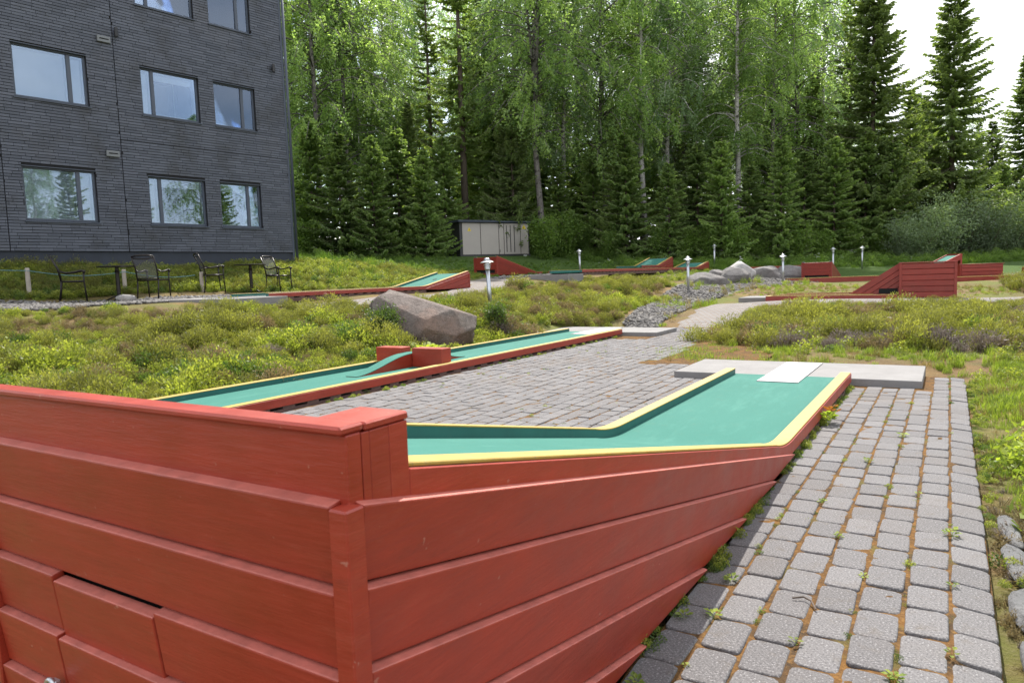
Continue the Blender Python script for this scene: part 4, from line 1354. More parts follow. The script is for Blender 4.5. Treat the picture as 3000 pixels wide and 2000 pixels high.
def birch(seed, H, m_leaf, bark, fork=False, nleaf=1.0, width=1.0, low=0.30):
    rg = np.random.default_rng(seed)
    tb = MB()
    n = 14
    tz = np.linspace(-0.3, H * 0.97, n)
    wx = np.cumsum(rg.normal(0, 0.05, n)) * H / 20; wy = np.cumsum(rg.normal(0, 0.05, n)) * H / 20
    r0 = H * 0.0085
    trunk = np.stack([wx - wx[0], wy - wy[0], tz], 1)
    rad = r0 * (1 - np.clip(tz / H, 0, 1)) ** 0.8 + 0.012
    tb.tube([tuple(p) for p in trunk], list(rad), 9)
    stems = [trunk]
    if fork:
        k = 5
        f = trunk[k:].copy()
        f[:, 0] += np.linspace(0, 1.2, len(f)); f[:, 1] += np.linspace(0, -0.5, len(f))
        tb.tube([tuple(p) for p in f], list(rad[k:] * 0.85), 8); stems.append(f)
        f = trunk[k + 1:].copy()
        f[:, 0] -= np.linspace(0, 1.3, len(f))
        tb.tube([tuple(p) for p in f], list(rad[k + 1:] * 0.7), 8); stems.append(f)
    cents, rr = [], []
    nb = int(96 * (1.25 if fork else 1))
    for i in range(nb):
        t = low + (0.96 - low) * (i + rg.random()) / nb
        st = stems[rg.integers(len(stems))]
        zq = t * H
        p0 = np.array([np.interp(zq, st[:, 2], st[:, 0]), np.interp(zq, st[:, 2], st[:, 1]), max(zq, st[0, 2])])
        az = rg.uniform(0, 2 * np.pi)
        env = np.sin(np.pi * np.clip((t - low + 0.10) / (1.06 - low), 0, 1)) ** 0.7
        Lb = H * 0.165 * width * env * rg.uniform(0.65, 1.15) + 0.35
        d = np.array([np.cos(az), np.sin(az), 0])
        s = np.linspace(0, 1, 9)[:, None]
        br = p0 + d * Lb * s + np.array([0, 0, 1]) * (Lb * (0.85 * s - 1.05 * s * s))
        tb.tube([tuple(q) for q in br[::2]], [0.035 * (1 - k_ / 5.2) * H / 20 + 0.006 for k_ in range(5)], 4)
        clump = rg.uniform(0, 1)
        for j in range(int(14 * nleaf)):
            sj = rg.uniform(0.18, 1.0)
            q = p0 + d * Lb * sj + np.array([0, 0, Lb * (0.85 * sj - 1.05 * sj * sj)])
            off = rg.normal(0, 0.13, 3) * (0.4 + Lb * 0.35)
            off[2] *= 0.5
            q = q + off
            Lt = rg.uniform(0.35, 1.15)
            m_ = int(Lt * 27)
            ss = rg.uniform(0, 1, m_)
            sway = rg.normal(0, 0.22, 2)
            pts = q + np.stack([sway[0] * ss * Lt, sway[1] * ss * Lt, -ss * Lt], 1) + rg.normal(0, 0.075, (m_, 3))
            cents.append(pts); rr.append(np.clip(0.55 * clump + 0.45 * rg.random(m_) + rg.normal(0, 0.1), 0, 1))
    C = np.concatenate(cents); rn = np.concatenate(rr)
    u, v = orient(len(C), rg)
    u[:, 2] -= 0.5
    u /= np.linalg.norm(u, axis=1)[:, None]
    sz = rg.uniform(0.048, 0.082, len(C))
    Vv, _ = diamonds(C, u, v, sz, sz * 0.72)
    crown = leaves_mesh('birch_crown', [(Vv, rn)], m_leaf)
    bmk = new_mesh('birch_trunk', tb.v, tb.f, bark, True)
    return bmk, crown

def spruce(seed, H, m_leaf, base=0.04, extra=0, var=(0.45, 1.22), dens=1.0, wid=0.17, sparse=0.0, droop=0.45, step=0.36, tw=1.0):
    rg = np.random.default_rng(seed)
    tb = MB()
    tb.tube([(0, 0, -0.3), (rg.normal(0, .03), rg.normal(0, .03), H * 0.5), (0, 0, H)], [H * 0.0105 + 0.02, H * 0.006 + 0.01, 0.012], 8)
    parts = []
    z = base * H
    C, U, V_, A, B, RN = [], [], [], [], [], []
    while z < H * 0.985:
        t = z / H
        Lmax = wid * H * (1 - t) ** 0.78 * (0.55 + 0.45 * min(1, (t - base) / 0.12 + 0.25)) + 0.10
        nbr = rg.integers(6, 9) + extra
        a0 = rg.uniform(0, 6.28)
        for k in range(nbr):
            if rg.random() < sparse: continue
            az = a0 + k * 2 * np.pi / nbr + rg.normal(0, 0.22)
            Lb = Lmax * rg.uniform(var[0], var[1]) * (1 + 0.16 * np.sin(az + z * 0.9))
            d = np.array([np.cos(az), np.sin(az), 0]); sd = np.array([-np.sin(az), np.cos(az), 0])
            dr = droop * (1.15 - t) * rg.uniform(0.7, 1.25)
            up_ = np.clip((t - 0.45) / 0.35, 0, 1)
            def bz(s): return Lb * ((0.10 * s - dr * s + dr * 0.95 * s ** 3) * (1 - up_) + (0.10 * s + 0.22 * s * s) * up_)
            z0 = z + rg.normal(0, 0.06)
            s5 = np.linspace(0, 1, 5)
            tb.tube([tuple(d * Lb * q + np.array([0, 0, z0 + bz(q)])) for q in s5], [0.016 * (1 - q * 0.8) * (0.4 + Lb / 3) + 0.004 for q in s5], 3, False)
            shade = rg.uniform(0, 1)
            nt = int((8 + Lb * 16) * dens)
            for j in range(nt):
                s = (j + rg.random()) / nt
                if s < 0.10: continue
                p = d * Lb * s + np.array([0, 0, z0 + bz(s)])
                side = 1 if j % 2 else -1
                lt = (0.14 + 0.34 * Lb * 0.45 * (1.05 - s)) * rg.uniform(0.7, 1.2) * tw
                lt = min(lt, 0.62)
                dirv = d * rg.uniform(0.45, 0.9) + sd * side * rg.uniform(0.5, 1.0) + np.array([0, 0, -rg.uniform(0.15, 0.85) * (1 - 0.6 * up_)])
                dirv /= np.linalg.norm(dirv)
                nn = np.cross(dirv, np.array([0, 0, 1]) + rg.normal(0, 0.5, 3)); nn /= np.linalg.norm(nn)
                wdt = rg.uniform(0.045, 0.085)
                C.append(p + dirv * lt * 0.5); U.append(dirv); V_.append(nn); A.append(lt * 0.55); B.append(wdt)
                RN.append(np.clip(0.35 * shade + 0.35 * s + 0.3 * rg.random(), 0, 1))
                n2 = np.cross(dirv, nn)
                C.append(p + dirv * lt * 0.45 + np.array([0, 0, -0.02])); U.append(dirv); V_.append(n2); A.append(lt * 0.5); B.append(wdt * 0.8)
                RN.append(np.clip(0.3 * shade + 0.2 * s + 0.3 * rg.random(), 0, 1))
                # sub twig
                d3 = dirv + sd * rg.normal(0, 0.6) + np.array([0, 0, -0.25]) + d * 0.2
                d3 /= np.linalg.norm(d3)
                C.append(p + dirv * lt * 0.6 + d3 * lt * 0.3); U.append(d3); V_.append(np.cross(d3, nn) / (np.linalg.norm(np.cross(d3, nn)) + 1e-6)); A.append(lt * 0.36); B.append(wdt * 0.85)
                RN.append(np.clip(0.4 * shade + 0.3 * s + 0.3 * rg.random(), 0, 1))
        z += step * (0.8 + 0.4 * rg.random()) * (1.0 if t < 0.75 else 0.7)
    C = np.array(C)
    Vv, _ = diamonds(C, np.array(U), np.array(V_), np.array(A), np.array(B))
    return new_mesh('spruce_trunk', tb.v, tb.f, 'spruce_bark', True), leaves_mesh('spruce_crown', [(Vv, np.array(RN))], m_leaf)

def bush(seed, H, m_leaf, nst=22, wid=0.75, size=0.05, dens=1.0):
    rg = np.random.default_rng(seed)
    tb = MB(); cents, rr = [], []
    for i in range(nst):
        az = rg.uniform(0, 6.28); ln = H * rg.uniform(0.55, 1.05); sp = wid * H * rg.uniform(0.1, 1.0) * 0.55
        s = np.linspace(0, 1, 6)
        pts = np.stack([np.cos(az) * sp * s ** 1.3, np.sin(az) * sp * s ** 1.3, ln * (s - 0.12 * s * s) - 0.05], 1)
        tb.tube([tuple(p) for p in pts], [0.014 * (1 - q * 0.8) + 0.003 for q in s], 4, False)
        cl = rg.random()
        m_ = int(330 * dens)
        sj = rg.uniform(0.1, 1.05, m_)
        q = np.stack([np.cos(az) * sp * sj ** 1.3, np.sin(az) * sp * sj ** 1.3, ln * (sj - 0.12 * sj * sj)], 1)
        q += rg.normal(0, 0.10 * H / 2.2 + 0.04, (m_, 3))
        q[:, 2] = np.abs(q[:, 2])
        cents.append(q); rr.append(np.clip(0.5 * cl + 0.5 * rg.random(m_), 0, 1))
    C = np.concatenate(cents); rn = np.concatenate(rr)
    u, v = orient(len(C), rg)
    sz = rg.uniform(0.7, 1.25, len(C)) * size
    Vv, _ = diamonds(C, u, v, sz, sz * 0.6)
    return new_mesh('bush_stems', tb.v, tb.f, 'spruce_bark', True), leaves_mesh('bush_foliage', [(Vv, rn)], m_leaf)

KIND = {
    'B0': (birch(11, 20, 'birch_leaf', 'birch_bark_dark', width=1.3, low=0.22), 20, 'tall birch with drooping yellow green crown and dark trunk at the forest edge', 'birch'),
    'B1': (birch(12, 20, 'birch_leaf', 'birch_bark', width=0.85), 20, 'tall slender birch with white trunk and drooping crown at the forest edge', 'birch'),
    'B2': (birch(13, 20, 'birch_leaf2', 'birch_bark', width=0.95), 20, 'pale cool green birch standing back among the forest trees', 'birch'),
    'B3': (birch(14, 20, 'birch_leaf', 'birch_bark_dark', fork=True, width=1.2), 20, 'large birch whose trunk forks above the electrical cabinet', 'birch'),
    'S0': (spruce(21, 18, 'spruce_needle', base=0.10, wid=0.15, droop=0.5), 18, 'tall dark spruce rising above the forest edge', 'spruce'),
    'S1': (spruce(22, 14, 'spruce_needle', base=0.03, wid=0.185, droop=0.42), 14, 'dense conical dark spruce at the forest edge', 'spruce'),
    'S2': (spruce(24, 15, 'spruce_needle', base=0.04, wid=0.235, droop=0.55, sparse=0.16, step=0.37, tw=1.2, extra=2, var=(0.5, 1.15)), 15, 'broad dark spruce with hanging branches at the forest edge', 'spruce'),
    'S3': (spruce(25, 17, 'spruce_needle', base=0.10, wid=0.195, droop=0.36, sparse=0.15, step=0.34, tw=1.2, extra=2, var=(0.5, 1.15)), 17, 'open crowned dark spruce at the forest edge', 'spruce'),
    'P0': (spruce(23, 20, 'spruce_needle', base=0.26, wid=0.13, sparse=0.34, droop=0.55, step=0.46, dens=0.9), 20, 'tall ragged spruce with a bare visible trunk', 'spruce'),
    'Y0': (spruce(31, 6, 'young_spruce', base=0.02, wid=0.27, droop=0.22, step=0.24, tw=0.9), 6, 'young bushy spruce in the forest edge undergrowth', 'spruce'),
    'Y1': (spruce(32, 6, 'young_spruce', base=0.02, wid=0.30, droop=0.30, step=0.25, tw=1.0, sparse=0.08), 6, 'young broad spruce in the forest edge undergrowth', 'spruce'),
    'U0': (bush(41, 2.2, 'bush_leaf'), 2.2, 'leafy green bush at the foot of the forest', 'bush'),
    'U1': (bush(42, 3.2, 'willow_leaf', nst=26, wid=0.9), 3.2, 'grey green willow bush at the foot of the forest', 'bush'),
}
GRP = {'birch': 'birches of the forest', 'spruce': 'spruces of the forest', 'bush': 'bushes at the forest foot'}
E2 = np.array([0.853, 0.521]); N2 = np.array([-0.522, 0.848])
E2 /= np.linalg.norm(E2); N2 /= np.linalg.norm(N2)
trg = random.Random(5)
def plant(x, y, kind, h, label=None, group=True):
    (tm, crn), H0, lb, cat = KIND[kind]
    nm = {'birch': 'birch_tree', 'spruce': 'spruce_tree', 'bush': 'bush'}[cat]
    k = h / H0
    r = empty(nm, (x, y, g1(x, y) - 0.05), trg.uniform(0, 6.28), label or lb, cat, None if label else GRP[cat])
    w = k * trg.uniform(0.93, 1.10)
    r.scale = (w, w, k)
    link('stems' if cat == 'bush' else 'trunk', tm, r)
    link('foliage' if cat == 'bush' else 'crown', crn, r)
    return r
FOREST = [
    (-10.0, 39, 'B0', 19), (-8.6, 42, 'B1', 18.5), (-12.8, 44, 'B2', 20), (-7.6, 46, 'B1', 19), (1.9, 39.5, 'B3', 20), (3.4, 42, 'B2', 19),
    (7.9, 41, 'B1', 20.5), (6.4, 47, 'B2', 20), (11.2, 46, 'B0', 20), (13.3, 41, 'B1', 18.5), (14.1, 48, 'B2', 20), (18.0, 45, 'B0', 20.5),
    (18.2, 50, 'B1', 20), (21.3, 49, 'B2', 19), (0.1, 49, 'B0', 21), (-6.4, 52, 'B2', 21), (-12.4, 41, 'B0', 18), (-8.8, 40.5, 'B0', 17.5),
    (5.5, 42, 'B0', 18.5), (0.6, 44, 'B2', 19), (9.4, 42, 'B2', 18), (15.9, 43, 'B0', 18.5), (-12.4, 54, 'B1', 22), (5.5, 55, 'B0', 22),
    (12.1, 56, 'B2', 23), (19.3, 58, 'B1', 22), (-3.1, 58, 'B1', 22), (-2.4, 41, 'P0', 21), (-4.6, 45, 'P0', 18.5), (0.3, 40, 'S2', 10),
    (-1.3, 47, 'S3', 18), (6.0, 39.5, 'S1', 7.6), (13.0, 50, 'P0', 23), (21.3, 45, 'P0', 17.5), (21.2, 42, 'S3', 17.2), (25.8, 42, 'S2', 15.6),
    (32.9, 46, 'S3', 12.5), (25.6, 46, 'S2', 10.5), (33.5, 50, 'S2', 9.0), (38.1, 50, 'S0', 15), (5.4, 52, 'S0', 14), (-8.9, 49, 'P0', 15),
    (-13.1, 42, 'S1', 9), (16.8, 47, 'S1', 11), (18.7, 44, 'S3', 11), (30.6, 53, 'S3', 11), (9.3, 50, 'S3', 17), (2.2, 55, 'S2', 16),
    (-5.4, 40.5, 'S1', 8.5), (10.0, 43, 'S1', 9), (12.8, 44, 'S1', 9.5), (-10.0, 37, 'Y0', 7.2), (-8.2, 35.5, 'Y1', 6.2), (-6.6, 35.5, 'Y0', 6.0),
    (-5.6, 37, 'Y1', 6.6), (-4.1, 36, 'Y0', 5.4), (-3.4, 39, 'Y1', 6.4), (-0.7, 42, 'Y0', 7.5), (2.9, 41, 'Y1', 5.5), (4.9, 41, 'Y0', 6.2),
    (6.4, 39, 'Y1', 6.8), (8.5, 38, 'Y0', 5.2), (10.5, 40, 'Y1', 6.5), (11.3, 38, 'Y0', 6.4), (13.1, 39, 'Y1', 5.2), (14.4, 38, 'Y0', 6.6),
    (16.9, 41, 'Y1', 6.2), (18.1, 40, 'Y0', 6.8), (20.3, 41, 'Y1', 7.2), (21.3, 40, 'Y0', 6.6), (24.4, 43, 'Y1', 6.0), (26.6, 44, 'Y0', 6.0),
    (29.0, 45, 'Y1', 5.4), (30.9, 45, 'Y0', 5.6), (34.3, 47, 'Y1', 6.0), (-11.5, 39, 'Y0', 5.0), (-10.7, 36, 'U0', 3.2), (-9.8, 35, 'U0', 2.0),
    (3.0, 39, 'U0', 2.6), (4.1, 40, 'U0', 2.0), (7.8, 38, 'U0', 1.9), (9.3, 38, 'U0', 1.8), (10.6, 38, 'U0', 1.9), (11.8, 37.5, 'U0', 2.1),
    (13.3, 38, 'U0', 1.8), (15.2, 38, 'U0', 2.2), (17.0, 39, 'U0', 1.8), (19.1, 40, 'U0', 2.1), (20.4, 40, 'U0', 2.0), (20.9, 38, 'U1', 2.4),
    (21.9, 38, 'U1', 3.0), (23.3, 38.5, 'U1', 3.9), (24.8, 39, 'U1', 3.2), (26.0, 39, 'U1', 3.5), (27.9, 40, 'U1', 3.2), (29.1, 40, 'U1', 3.5),
    (1.9, 37.5, 'U0', 2.3), (1.4, 40, 'U0', 1.7), (5.3, 38.5, 'U0', 1.7), (-3.6, 37, 'U0', 2.0), (-5.2, 36, 'U0', 1.6),
]
for (u_, d_, k_, h_) in FOREST:
    p = E2 * u_ + N2 * d_
    t_ = u_ / d_
    where = 'beside the brick building' if t_ < -0.19 else 'left of the electrical cabinet' if t_ < -0.075 else 'above the electrical cabinet' if t_ < 0.03 else 'behind the long crest lane' if t_ < 0.22 else 'behind the shallow green ramp' if t_ < 0.33 else 'behind the grey rock pile' if t_ < 0.42 else 'behind the slotted red ramp' if t_ < 0.50 else 'behind the wedge obstacle' if t_ < 0.645 else 'beyond the raised green ramp'
    rowp = 'in the front row' if d_ < 40 else 'in the second row' if d_ < 45.5 else 'deep in the forest'
    what = {'B0': 'yellow green birch with dark trunk', 'B1': 'slender white trunked birch', 'B2': 'pale cool green birch', 'B3': 'large birch with a forked trunk', 'S0': 'tall dark spruce', 'S1': 'dense conical spruce', 'S2': 'broad spruce with hanging branches', 'S3': 'open crowned spruce', 'P0': 'ragged spruce with bare trunk', 'Y0': 'young bushy spruce', 'Y1': 'young broad spruce', 'U0': 'leafy green bush', 'U1': 'grey green willow bush'}[k_]
    o_ = plant(p[0], p[1], k_, h_, what + ' ' + rowp + ' ' + where)
    o_['group'] = GRP[o_['category']]
for q_ in range(40):
    d_ = 54 + (q_ * 7919 % 23)
    t_ = -0.32 + 1.12 * ((q_ * 0.6180339) % 1.0)
    k_ = ('S1', 'B2', 'S0', 'Y1', 'B0')[q_ % 5]
    if t_ > 0.62 and k_[0] == 'B': k_ = 'Y1'
    h_ = {'S1': 12, 'B2': 19, 'S0': 15, 'Y1': 8.5, 'B0': 19}[k_] * (1.0 if t_ < 0.5 else 0.72)
    p = E2 * (t_ * d_) + N2 * d_
    plant(p[0], p[1], k_, h_, {'S1': 'conical spruce lost in the depth of the forest', 'B2': 'pale birch lost in the depth of the forest', 'S0': 'dark spruce lost in the depth of the forest', 'Y1': 'low spruce filling the depth of the forest', 'B0': 'yellow green birch lost in the depth of the forest'}[k_])['group'] = 'trees in the depth of the forest'
# trees to the side of the golf course, mirrored in the lower windows
for (x, y, k_, h_) in ((24, 30, 'S0', 16), (27, 36, 'B1', 17), (22, 40, 'S1', 13), (30, 25, 'S0', 15), (33, 32, 'B0', 18), (19, 46, 'S0', 15), (26, 19, 'S1', 12), (35, 18, 'B2', 16), (14, 52, 'S1', 13), (30, 44, 'S0', 17)):
    plant(x, y, k_, h_, None)

# ------------------------------------------------------------------ ground cover (uncountable): scattered tufts
def proto(name, mesh):
    return bpy.data.objects.new(name, mesh)      # never linked: only its mesh is scattered

def tuft_heather(seed, m, h=0.28, r=0.15, n=85):
    rg = np.random.default_rng(seed)
    C, U, V_, A, B, RN = [], [], [], [], [], []
    for i in range(n):
        az = rg.uniform(0, 6.28); q = math.sqrt(rg.random()) * r
        base = np.array([q * math.cos(az) * 0.6, q * math.sin(az) * 0.6, -0.02])
        d = np.array([math.cos(az) * q / r * 0.75, math.sin(az) * q / r * 0.75, 1.0]) + rg.normal(0, 0.16, 3)
        d /= np.linalg.norm(d)
        L = h * rg.uniform(0.5, 1.08)
        tone = rg.random()
        nn = np.cross(d, rg.normal(size=3)); nn /= np.linalg.norm(nn)
        C.append(base + d * L * 0.5); U.append(d); V_.append(nn); A.append(L * 0.5); B.append(0.0035); RN.append(0.15 * tone)
        for j in range(8):
            s = rg.uniform(0.25, 1.0)
            dd = d * 0.8 + rg.normal(0, 0.6, 3); dd /= np.linalg.norm(dd)
            nv = np.cross(dd, rg.normal(size=3)); nv /= np.linalg.norm(nv)
            l = rg.uniform(0.012, 0.030)
            C.append(base + d * L * s + dd * l * 0.6); U.append(dd); V_.append(nv); A.append(l); B.append(rg.uniform(0.0035, 0.0065))
            RN.append(np.clip(0.5 * tone + 0.5 * s * rg.random() + 0.1, 0, 1))
    Vv, _ = diamonds(np.array(C), np.array(U), np.array(V_), np.array(A), np.array(B))
    return leaves_mesh('heather_tuft', [(Vv, np.array(RN))], m)

def tuft_leafy(seed, m, h=0.22, r=0.15, n=190, size=0.018, asp=0.55):
    rg = np.random.default_rng(seed)
    az = rg.uniform(0, 6.28, n); q = np.sqrt(rg.random(n)) * r
    z = h * (rg.random(n) ** 0.6) * (1 - 0.55 * (q / r) ** 2)
    C = np.stack([q * np.cos(az), q * np.sin(az), z], 1)
    u, v = orient(n, rg)
    u[:, 2] = np.abs(u[:, 2]) * 0.7 + 0.15
    u /= np.linalg.norm(u, axis=1)[:, None]
    v = np.cross(u, rg.normal(size=(n, 3))); v /= np.linalg.norm(v, axis=1)[:, None]
    sz = rg.uniform(0.65, 1.4, n) * size
    Vv, _ = diamonds(C, u, v, sz, sz * asp)
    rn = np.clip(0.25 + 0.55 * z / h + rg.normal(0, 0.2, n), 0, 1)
    # stems
    k = n // 5
    az = rg.uniform(0, 6.28, k); d = np.stack([np.cos(az) * 0.45, np.sin(az) * 0.45, np.ones(k)], 1); d /= np.linalg.norm(d, axis=1)[:, None]
    L = h * rg.uniform(0.5, 0.95, k)
    v2 = np.cross(d, rg.normal(size=(k, 3))); v2 /= np.linalg.norm(v2, axis=1)[:, None]
    c2 = np.stack([np.cos(az) * r * 0.25, np.sin(az) * r * 0.25, np.zeros(k)], 1) + d * L[:, None] * 0.5
    V2, _ = diamonds(c2, d, v2, L * 0.5, np.full(k, 0.002))
    return leaves_mesh('leafy_tuft', [(Vv, rn), (V2, np.zeros(k))], m)

def clump(seed, m, Rr=0.24, h=0.30, n=1100, a=(0.012, 0.028), b=(0.0035, 0.0065), up=0.9):
    rg = np.random.default_rng(seed)
    az = rg.uniform(0, 6.28, n); q = np.sqrt(rg.random(n))
    prof = np.sqrt(np.clip(1 - q ** 2.2, 0, 1))
    bump_ = 1 + 0.22 * np.sin(3 * az + seed) * q + 0.15 * np.sin(7 * az + 2 * seed)
    z = h * prof * bump_ * (1 - 0.55 * rg.random(n) ** 1.6)
    C = np.stack([Rr * q * np.cos(az) * bump_, Rr * q * np.sin(az) * bump_, z], 1) + rg.normal(0, 0.012, (n, 3))
    d = np.stack([np.cos(az) * q * 0.9, np.sin(az) * q * 0.9, np.full(n, up)], 1) + rg.normal(0, 0.45, (n, 3))
    d /= np.linalg.norm(d, axis=1)[:, None]
    v = np.cross(d, rg.normal(size=(n, 3))); v /= np.linalg.norm(v, axis=1)[:, None]
    Vv, _ = diamonds(C, d, v, rg.uniform(a[0], a[1], n), rg.uniform(b[0], b[1], n))
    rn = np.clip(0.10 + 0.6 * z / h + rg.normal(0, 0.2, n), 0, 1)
    k = 60
    az = rg.uniform(0, 6.28, k); e = np.stack([np.cos(az) * 0.7, np.sin(az) * 0.7, np.ones(k)], 1); e /= np.linalg.norm(e, axis=1)[:, None]
    L = h * rg.uniform(0.7, 1.25, k)
    v2 = np.cross(e, rg.normal(size=(k, 3))); v2 /= np.linalg.norm(v2, axis=1)[:, None]
    V2, _ = diamonds(e * L[:, None] * 0.5 + rg.normal(0, Rr * 0.3, (k, 3)) * [1, 1, 0], e, v2, L * 0.5, np.full(k, 0.003))
    return leaves_mesh('shrub_clump', [(Vv, rn), (V2, np.full(k, 0.1))], m)

def tuft_grass(seed, m, h=0.16, r=0.10, n=60, w=0.0035, lean=0.5):
    rg = np.random.default_rng(seed)
    V, RN = [], []
    for i in range(n):
        az = rg.uniform(0, 6.28); q = math.sqrt(rg.random()) * r
        b = np.array([q * math.cos(az), q * math.sin(az), -0.01])
        a2 = rg.uniform(0, 6.28); L = h * rg.uniform(0.45, 1.15)
        o = np.array([math.cos(a2), math.sin(a2), 0]) * L * lean * rg.uniform(0.2, 1.0)
        sd_ = np.array([-math.sin(a2), math.cos(a2), 0]) * w
        m1 = b + o * 0.35 + np.array([0, 0, L * 0.6]); t = b + o + np.array([0, 0, L * rg.uniform(0.75, 1.0)])
        V += [b - sd_, b + sd_, m1 + sd_ * 0.8, m1 - sd_ * 0.8, m1 - sd_ * 0.8, m1 + sd_ * 0.8, t + sd_ * 0.1, t - sd_ * 0.1]
        k = rg.random()
        RN += [k * 0.7, k]
    V = np.array(V)
    return new_mesh('grass_tuft', V, np.arange(len(V)).reshape(-1, 4), m, False, np.repeat(RN, 4))

def pebble(seed):
    bm = bmesh.new(); bmesh.ops.create_icosphere(bm, subdivisions=2, radius=1)
    rg = np.random.default_rng(seed)
    fr = rg.normal(size=(6, 3)) * 1.8; ph = rg.uniform(0, 6, 6)
    for v in bm.verts:
        p = np.array(v.co); d = 1 + 0.11 * float(np.sin(fr @ p + ph).sum())
        v.co = tuple(p * d * np.array([1.0, 0.8, 0.55]))
    me = bpy.data.meshes.new('gravel_stone'); bm.to_mesh(me); bm.free(); me.materials.append(MATS['stone_small'])
    me.polygons.foreach_set('use_smooth', np.ones(len(me.polygons), bool))
    return me

PR = {
    'hg': [proto('heather_tuft', tuft_heather(s, 'heather', h, r)) for s, h, r in ((1, .30, .17), (2, .24, .15), (3, .36, .18))],
    'hb': [proto('heather_tuft', tuft_heather(s, 'heather_brown', h, r)) for s, h, r in ((4, .28, .17), (5, .22, .14))],
    'hd': [proto('heather_tuft', tuft_heather(s, 'heather_grey', h, r, 70)) for s, h, r in ((6, .22, .17), (7, .17, .15))],
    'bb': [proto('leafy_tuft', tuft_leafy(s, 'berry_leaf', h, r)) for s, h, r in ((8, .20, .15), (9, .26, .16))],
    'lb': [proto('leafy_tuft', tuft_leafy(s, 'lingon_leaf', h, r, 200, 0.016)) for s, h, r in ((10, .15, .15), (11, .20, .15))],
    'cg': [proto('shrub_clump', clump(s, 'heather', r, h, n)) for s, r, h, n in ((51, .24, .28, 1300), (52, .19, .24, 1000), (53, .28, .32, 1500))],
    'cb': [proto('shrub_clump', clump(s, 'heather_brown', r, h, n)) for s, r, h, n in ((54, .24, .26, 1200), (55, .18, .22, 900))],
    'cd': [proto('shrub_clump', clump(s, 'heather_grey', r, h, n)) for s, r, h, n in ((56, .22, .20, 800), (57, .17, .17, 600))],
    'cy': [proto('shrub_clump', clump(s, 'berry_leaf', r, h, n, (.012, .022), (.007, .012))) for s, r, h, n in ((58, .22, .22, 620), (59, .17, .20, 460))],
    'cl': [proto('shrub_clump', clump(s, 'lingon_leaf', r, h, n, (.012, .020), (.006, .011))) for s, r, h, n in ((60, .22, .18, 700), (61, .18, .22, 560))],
    'gr': [proto('grass_tuft', tuft_grass(s, 'grass', h, r, n)) for s, h, r, n in ((12, .14, .10, 60), (13, .20, .10, 60), (14, .09, .12, 80))],
    'gd': [proto('grass_tuft', tuft_grass(s, 'grass_dry', h, r, n, .003, .7)) for s, h, r, n in ((15, .12, .12, 60), (16, .30, .08, 26))],
    'gm': [proto('grass_tuft', tuft_grass(s, 'grass_deep', h, r, n, .007, .45)) for s, h, r, n in ((17, .40, .25, 80), (18, .55, .25, 80), (19, .30, .28, 90))],
    'wl': [proto('leafy_tuft', tuft_leafy(s, 'weed_leaf', h, r, 46, .034, .42)) for s, h, r in ((20, .20, .15), (21, .26, .16), (26, .14, .13))],
    'um': [proto('leafy_tuft', tuft_leafy(22, 'bush_leaf', .5, .35, 260, .035, .5)), proto('leafy_tuft', tuft_leafy(23, 'bush_leaf', .8, .40, 320, .04, .5))],
    'st': [proto('gravel_stone', pebble(s)) for s in (1, 2, 3, 4)],
}
def umbel():
    rg = np.random.default_rng(3)
    mb = MB()
    for i in range(7):
        a = rg.uniform(0, 6.28); q = rg.uniform(0, .3); h = rg.uniform(.55, .95)
        x, y = q * math.cos(a), q * math.sin(a)
        for j in range(9):
            b = rg.uniform(0, 6.28); e = rg.uniform(0, .07)
            px, py = x + e * math.cos(b), y + e * math.sin(b)
            mb.add([(px - .016, py - .016, h), (px + .016, py - .016, h + .006), (px + .016, py + .016, h), (px - .016, py + .016, h + .005)], [(0, 1, 2, 3)])
    return new_mesh('white_umbel', mb.v, mb.f, 'flower_white')
PR['fl'] = [proto('white_umbel', umbel())]

